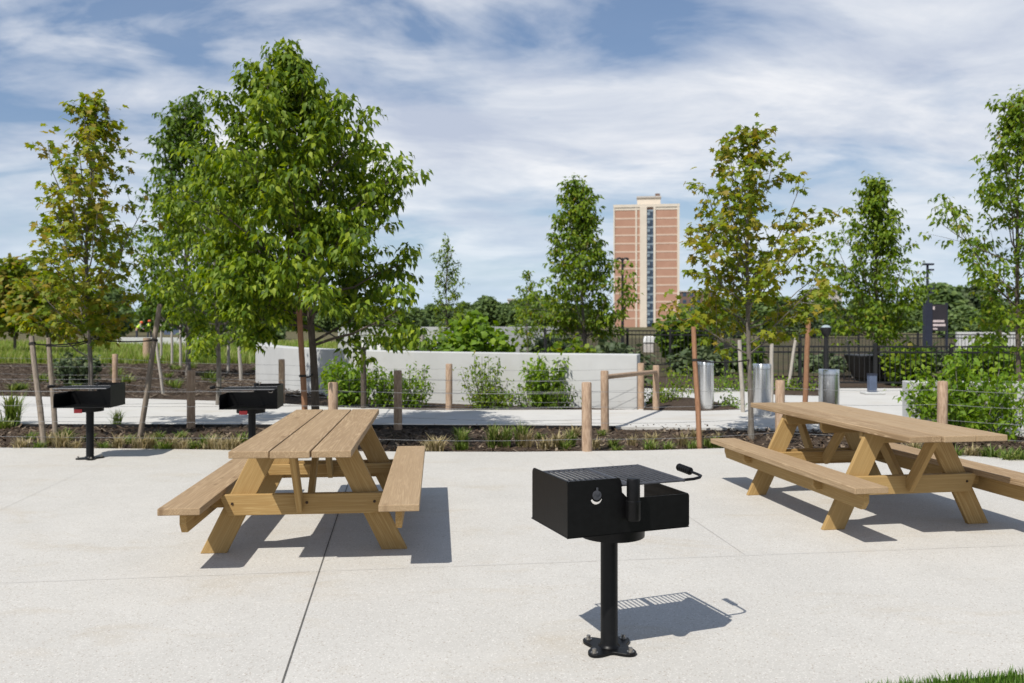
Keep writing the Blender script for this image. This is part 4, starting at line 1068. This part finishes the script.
box_part('parapet', (x0 - 0.05, -0.3, H + 0.002), (x9 + 0.05, 10.1, H + 0.9), M['cream'])
for a, b in ((x1, x2), (x3, x4), (x7, x8)): box_part('top_band', (a, -0.1, H - 0.899), (b, 0.297, H), M['cream'])
nf = 14; fh = (H - 0.9) / nf
for i in range(nf):
    z = i * fh + fh
    if i < nf - 1:
        for a, b in ((x1, x2), (x3, x4), (x7, x8)):
            box_part('floor_band', (a + 0.002, -0.06, z - 0.24), (b - 0.002, -0.002, z + 0.24), M['mortar'])
    w = box_part('window', (x5, -0.12, z - fh + 0.10), (x6, 0.296, z - 0.5), M['glass'])
    mb = MB(); mb.box((x5, -0.10, z - 0.499), (x6, 0.29, z + 0.099)); mb.build('spandrel', M['spandrel'], w)
    mb = MB(); mb.box(((x5 + x6) / 2 - 0.06, -0.2, z - fh + 0.10), ((x5 + x6) / 2 + 0.06, -0.121, z - 0.5)); mb.build('mullion', M['iron'], w)
    mb = MB(); mb.box((x5 + 0.05, -0.19, z - fh + 1.0), ((x5 + x6) / 2 - 0.061, -0.121, z - fh + 1.0 + 0.9)); mb.build('opening_sash', M['spandrel'], w)
ph = box_part('penthouse', (tx(637.5), 3, H + 0.9), (tx(660.5), 8, H + 3.4), M['cream'])
box_part('penthouse_roof', (tx(637.0), 2.6, H + 3.402), (tx(661.2), 8.4, H + 3.9), M['paleb'])
box_part('rooftop_unit', (tx(655.5), 3.5, H + 3.9), (tx(660), 7, H + 4.8), M['sageshrub'] and M['brownb'])

def block(label, px0, px1, topy, D, mat, fl=4, nw=5, name='apartment_block'):
    k = D / F; h = hz(topy, D); w = (px1 - px0) * k
    b = thing(name, label, 'building', at((px0 + px1) / 2, D))
    mb = MB(); mb.box((-w/2, 0, -0.5), (w/2, 14, h)); mb.build('wall', M[mat], b)
    mb = MB(); mb.box((-w/2 - 0.3, -0.3, h + 0.001), (w/2 + 0.3, 14.3, h + 0.5)); mb.build('roof', M['paleb'], b)
    for i in range(fl):
        for j in range(nw):
            x = -w/2 + (j + 0.5) * w / nw; z = h * (i + 0.35) / fl
            mb = MB(); mb.box((x - w / nw * 0.25, -0.05, z), (x + w / nw * 0.25, 0.05, z + h / fl * 0.5)); mb.build('window', M['glass'], b)
    return b
block('brown apartment block behind the tower, to its right', 681, 716, 292, 330, 'brownb', 5, 5)
block('pale flat-roofed block far behind the railing', 817, 842, 290, 300, 'paleb', 4, 4)
block('low dull blue shed far behind the leaning grey stake', 164, 183, 322.5, 110, 'bluegrey', 1, 3, 'shed')
block('small tan block just above the woodland line', 508, 515, 300, 320, 'cream', 4, 2)

# ------------------------------------------------------------------ workers
def skin_mesh(name, verts, edges, radii, mat, parent=None, sub=1):
    me = bpy.data.meshes.new(name); me.from_pydata(verts, edges, []); o = bpy.data.objects.new(name, me); COL.objects.link(o)
    md = o.modifiers.new('skin', 'SKIN'); sd = me.skin_vertices[0].data
    for i, r in enumerate(radii): sd[i].radius = (r, r) if not hasattr(r, '__len__') else r
    sd[0].use_root = True
    o.modifiers.new('sub', 'SUBSURF').levels = sub
    o.modifiers['sub'].render_levels = sub
    dg = bpy.context.evaluated_depsgraph_get(); ev = o.evaluated_get(dg); nm = bpy.data.meshes.new_from_object(ev)
    o.modifiers.clear(); o.data = nm; bpy.data.meshes.remove(me)
    nm.name = name; nm.materials.clear(); nm.materials.append(mat)
    nm.polygons.foreach_set('use_smooth', [True] * len(nm.polygons))
    if parent is not None: o.parent = parent
    return o
def worker(label, loc, rz, bend, arms):
    p = thing('person', label, 'person', loc, rz)
    pel = Vector((0, 0, 0.93)); up = Vector((0, math.sin(bend), math.cos(bend)))
    ch = pel + up * 0.32; nk = pel + up * 0.54; hd = nk + Vector((0, math.sin(bend * 0.8), math.cos(bend * 0.8))) * 0.10; ht = hd + Vector((0, math.sin(bend * 0.6), math.cos(bend * 0.6))) * 0.13
    V = [pel, ch, nk, hd, ht]; E = [(0, 1), (1, 2), (2, 3), (3, 4)]; RR = [0.15, (0.17, 0.13), 0.07, 0.09, 0.075]
    for s in (-1, 1):
        sh = nk + Vector((s * 0.19, 0, -0.06)); el = sh + Vector((s * 0.05, arms[0], arms[1])); wr = el + Vector((0, arms[2], arms[3])); hn = wr + Vector((0, 0.05, -0.06))
        i = len(V); V += [sh, el, wr, hn]; E += [(2, i), (i, i+1), (i+1, i+2), (i+2, i+3)]; RR += [0.065, 0.05, 0.038, 0.04]
        hp = Vector((s * 0.10, 0, 0.86)); kn = Vector((s * 0.13, 0.04 + 0.05 * s, 0.48)); an = Vector((s * 0.15, -0.02 + 0.06 * s, 0.08)); to = an + Vector((0.01 * s, 0.15, -0.05))
        i = len(V); V += [hp, kn, an, to]; E += [(0, i), (i, i+1), (i+1, i+2), (i+2, i+3)]; RR += [0.095, 0.065, 0.045, 0.04]
    skin_mesh('body', V, E, RR, M['skin'], p)
    skin_mesh('vest', [pel + up * 0.05, ch, nk - up * 0.05] + [nk + Vector((s * 0.20, 0, -0.07)) for s in (-1, 1)], [(0, 1), (1, 2), (2, 3), (2, 4)], [0.18, (0.20, 0.16), 0.10, 0.08, 0.08], M['hivis'], p)
    for s in (-1, 1):
        skin_mesh('trouser_leg', [V[9 + (0 if s < 0 else 8)], V[10 + (0 if s < 0 else 8)], V[11 + (0 if s < 0 else 8)]], [(0, 1), (1, 2)], [0.115, 0.085, 0.075], M['trouser'], p)
        b = 5 + (0 if s < 0 else 8)
        skin_mesh('sleeve', [V[b], V[b+1], V[b+2].lerp(V[b+1], 0.15)], [(0, 1), (1, 2)], [0.078, 0.06, 0.05], M['shirt'], p)
    mb = MB(); mb.lathe([(0.155, 0.0), (0.155, 0.015), (0.125, 0.02), (0.118, 0.09), (0.08, 0.14), (0.02, 0.155)], 16)
    mb.build('hard_hat', M['orange'], p, smooth=True, loc=hd + (ht - hd) * 0.55, rot=(-bend * 0.7, 0, 0))
    return p
worker('worker in yellow vest and orange hard hat bending forward in the meadow', at(136.5, 76, -0.06), R(-80), R(38), (0.14, -0.24, 0.16, -0.12))
worker('worker in yellow vest and orange hard hat standing upright in the meadow', at(149.5, 76, -0.06), R(25), R(6), (0.06, -0.27, 0.18, -0.08))

# ------------------------------------------------------------------ light, sky, camera
SUN = Vector((-0.43, -0.62, 1.0)).normalized()
sl = bpy.data.lights.new('sun', 'SUN'); sl.energy = 4.7; sl.angle = R(0.53); sl.color = (1.0, 0.955, 0.88)
so = bpy.data.objects.new('sun', sl); COL.objects.link(so); so.rotation_euler = SUN.to_track_quat('Z', 'Y').to_euler(); so.location = (-20, -30, 50)

w = bpy.data.worlds.new('World'); scene.world = w; w.use_nodes = True
nt = w.node_tree; nt.nodes.clear()
def N(t, **kw):
    n = nt.nodes.new(t)
    for a, b in kw.items(): setattr(n, a, b)
    return n
def LK(a, b): nt.links.new(a, b)
out = N('ShaderNodeOutputWorld'); bg = N('ShaderNodeBackground'); bg.inputs[1].default_value = 0.09; LK(bg.outputs[0], out.inputs[0])
sky = N('ShaderNodeTexSky'); sky.sky_type = 'NISHITA'; sky.sun_disc = False
sky.sun_elevation = math.asin(SUN.z); sky.sun_rotation = math.atan2(SUN.x, SUN.y); sky.air_density = 1.0; sky.dust_density = 0.6; sky.ozone_density = 1.5
tc = N('ShaderNodeTexCoord'); sx = N('ShaderNodeSeparateXYZ'); LK(tc.outputs['Generated'], sx.inputs[0])
def MA(op, a, b=None, clamp=False):
    m = N('ShaderNodeMath', operation=op); m.use_clamp = clamp
    for i, v in enumerate((a, b)):
        if v is None: continue
        if hasattr(v, 'links'): LK(v, m.inputs[i])
        else: m.inputs[i].default_value = v
    return m.outputs[0]
zz = MA('ADD', MA('MAXIMUM', sx.outputs[2], 0.0), 0.17)
cx = MA('DIVIDE', sx.outputs[0], zz); cy = MA('DIVIDE', sx.outputs[1], zz)
cb = N('ShaderNodeCombineXYZ'); LK(cx, cb.inputs[0]); LK(cy, cb.inputs[1])
mp_ = N('ShaderNodeMapping'); mp_.inputs['Scale'].default_value = (0.7, 1.0, 1); mp_.inputs['Rotation'].default_value = (0, 0, -0.092); mp_.inputs['Location'].default_value = (-19.523, -6.271, -2.332); LK(cb.outputs[0], mp_.inputs[0])
def CN(scale, detail, rough, dist, off=0):
    n = N('ShaderNodeTexNoise'); n.inputs['Scale'].default_value = scale; n.inputs['Detail'].default_value = detail; n.inputs['Roughness'].default_value = rough; n.inputs['Distortion'].default_value = dist
    if off:
        va = N('ShaderNodeVectorMath', operation='ADD'); va.inputs[1].default_value = (off, off * 1.7, off * 0.3); LK(mp_.outputs[0], va.inputs[0]); LK(va.outputs[0], n.inputs['Vector'])
    else: LK(mp_.outputs[0], n.inputs['Vector'])
    return n.outputs['Fac']
def RP(fac, stops):
    r = N('ShaderNodeValToRGB'); cr = r.color_ramp
    while len(cr.elements) < len(stops): cr.elements.new(0.5)
    for e, (p, c) in zip(cr.elements, stops): e.position = p; e.color = (*c, 1)
    LK(fac, r.inputs[0]); return r.outputs[0]
def MX(f, a, b):
    m = N('ShaderNodeMix', data_type='RGBA')
    for s, v in ((m.inputs[0], f), (m.inputs[6], a), (m.inputs[7], b)):
        if hasattr(v, 'links'): LK(v, s)
        elif hasattr(v, '__len__'): s.default_value = (*v, 1)
        else: s.default_value = v
    return m.outputs[2]
big = CN(1.25, 7, 0.52, 0.4); wisp = CN(3.2, 9, 0.58, 0.6, 5.0); shade = CN(2.0, 8, 0.58, 0.4, 11.0)
cov = MA('ADD', MA('MULTIPLY', big, 0.74), MA('MULTIPLY', wisp, 0.26))
mask = RP(cov, [(0.385, (0.05, 0.05, 0.05)), (0.44, (.52, .52, .52)), (0.515, (.97, .97, .97))])
ccol = RP(shade, [(0.34, (5.3, 5.9, 7.2)), (0.48, (7.0, 7.45, 8.3)), (0.62, (9.2, 9.3, 9.6))])
skyc = MX(0.25, sky.outputs[0], (2.2, 3.7, 6.8))
upf = RP(sx.outputs[2], [(0.36, (1, 1, 1)), (0.6, (.2, .2, .2))])
mask = MA('MULTIPLY', mask, upf)
mixed = MX(mask, skyc, ccol)
hzf = RP(sx.outputs[2], [(0.0, (.85, .85, .85)), (0.08, (.45, .45, .45)), (0.19, (0, 0, 0))])
mixed = MX(hzf, mixed, (5.6, 7.1, 8.5))
LK(mixed, bg.inputs[0])

cam = bpy.data.cameras.new('camera'); co = bpy.data.objects.new('camera', cam); COL.objects.link(co)
co.location = (0, 0, CAM_H); co.rotation_euler = (R(90), 0, 0)
cam.sensor_width = 36; cam.lens = F / 1024 * 36; cam.shift_y = -(341.5 - HY) / 1024
cam.clip_start = 0.05; cam.clip_end = 5000
cam.dof.use_dof = True; cam.dof.focus_distance = 4.6; cam.dof.aperture_fstop = 3.4
scene.camera = co
vs_ = scene.view_settings; vs_.view_transform = 'Standard'; vs_.look = 'None'; vs_.gamma = 1.0; vs_.exposure = 0.15; vs_.use_curve_mapping = False
scene.render.resolution_x = 1024; scene.render.resolution_y = 683
scene.cycles.use_denoising = True
scene.cycles.max_bounces = 8; scene.cycles.transparent_max_bounces = 8
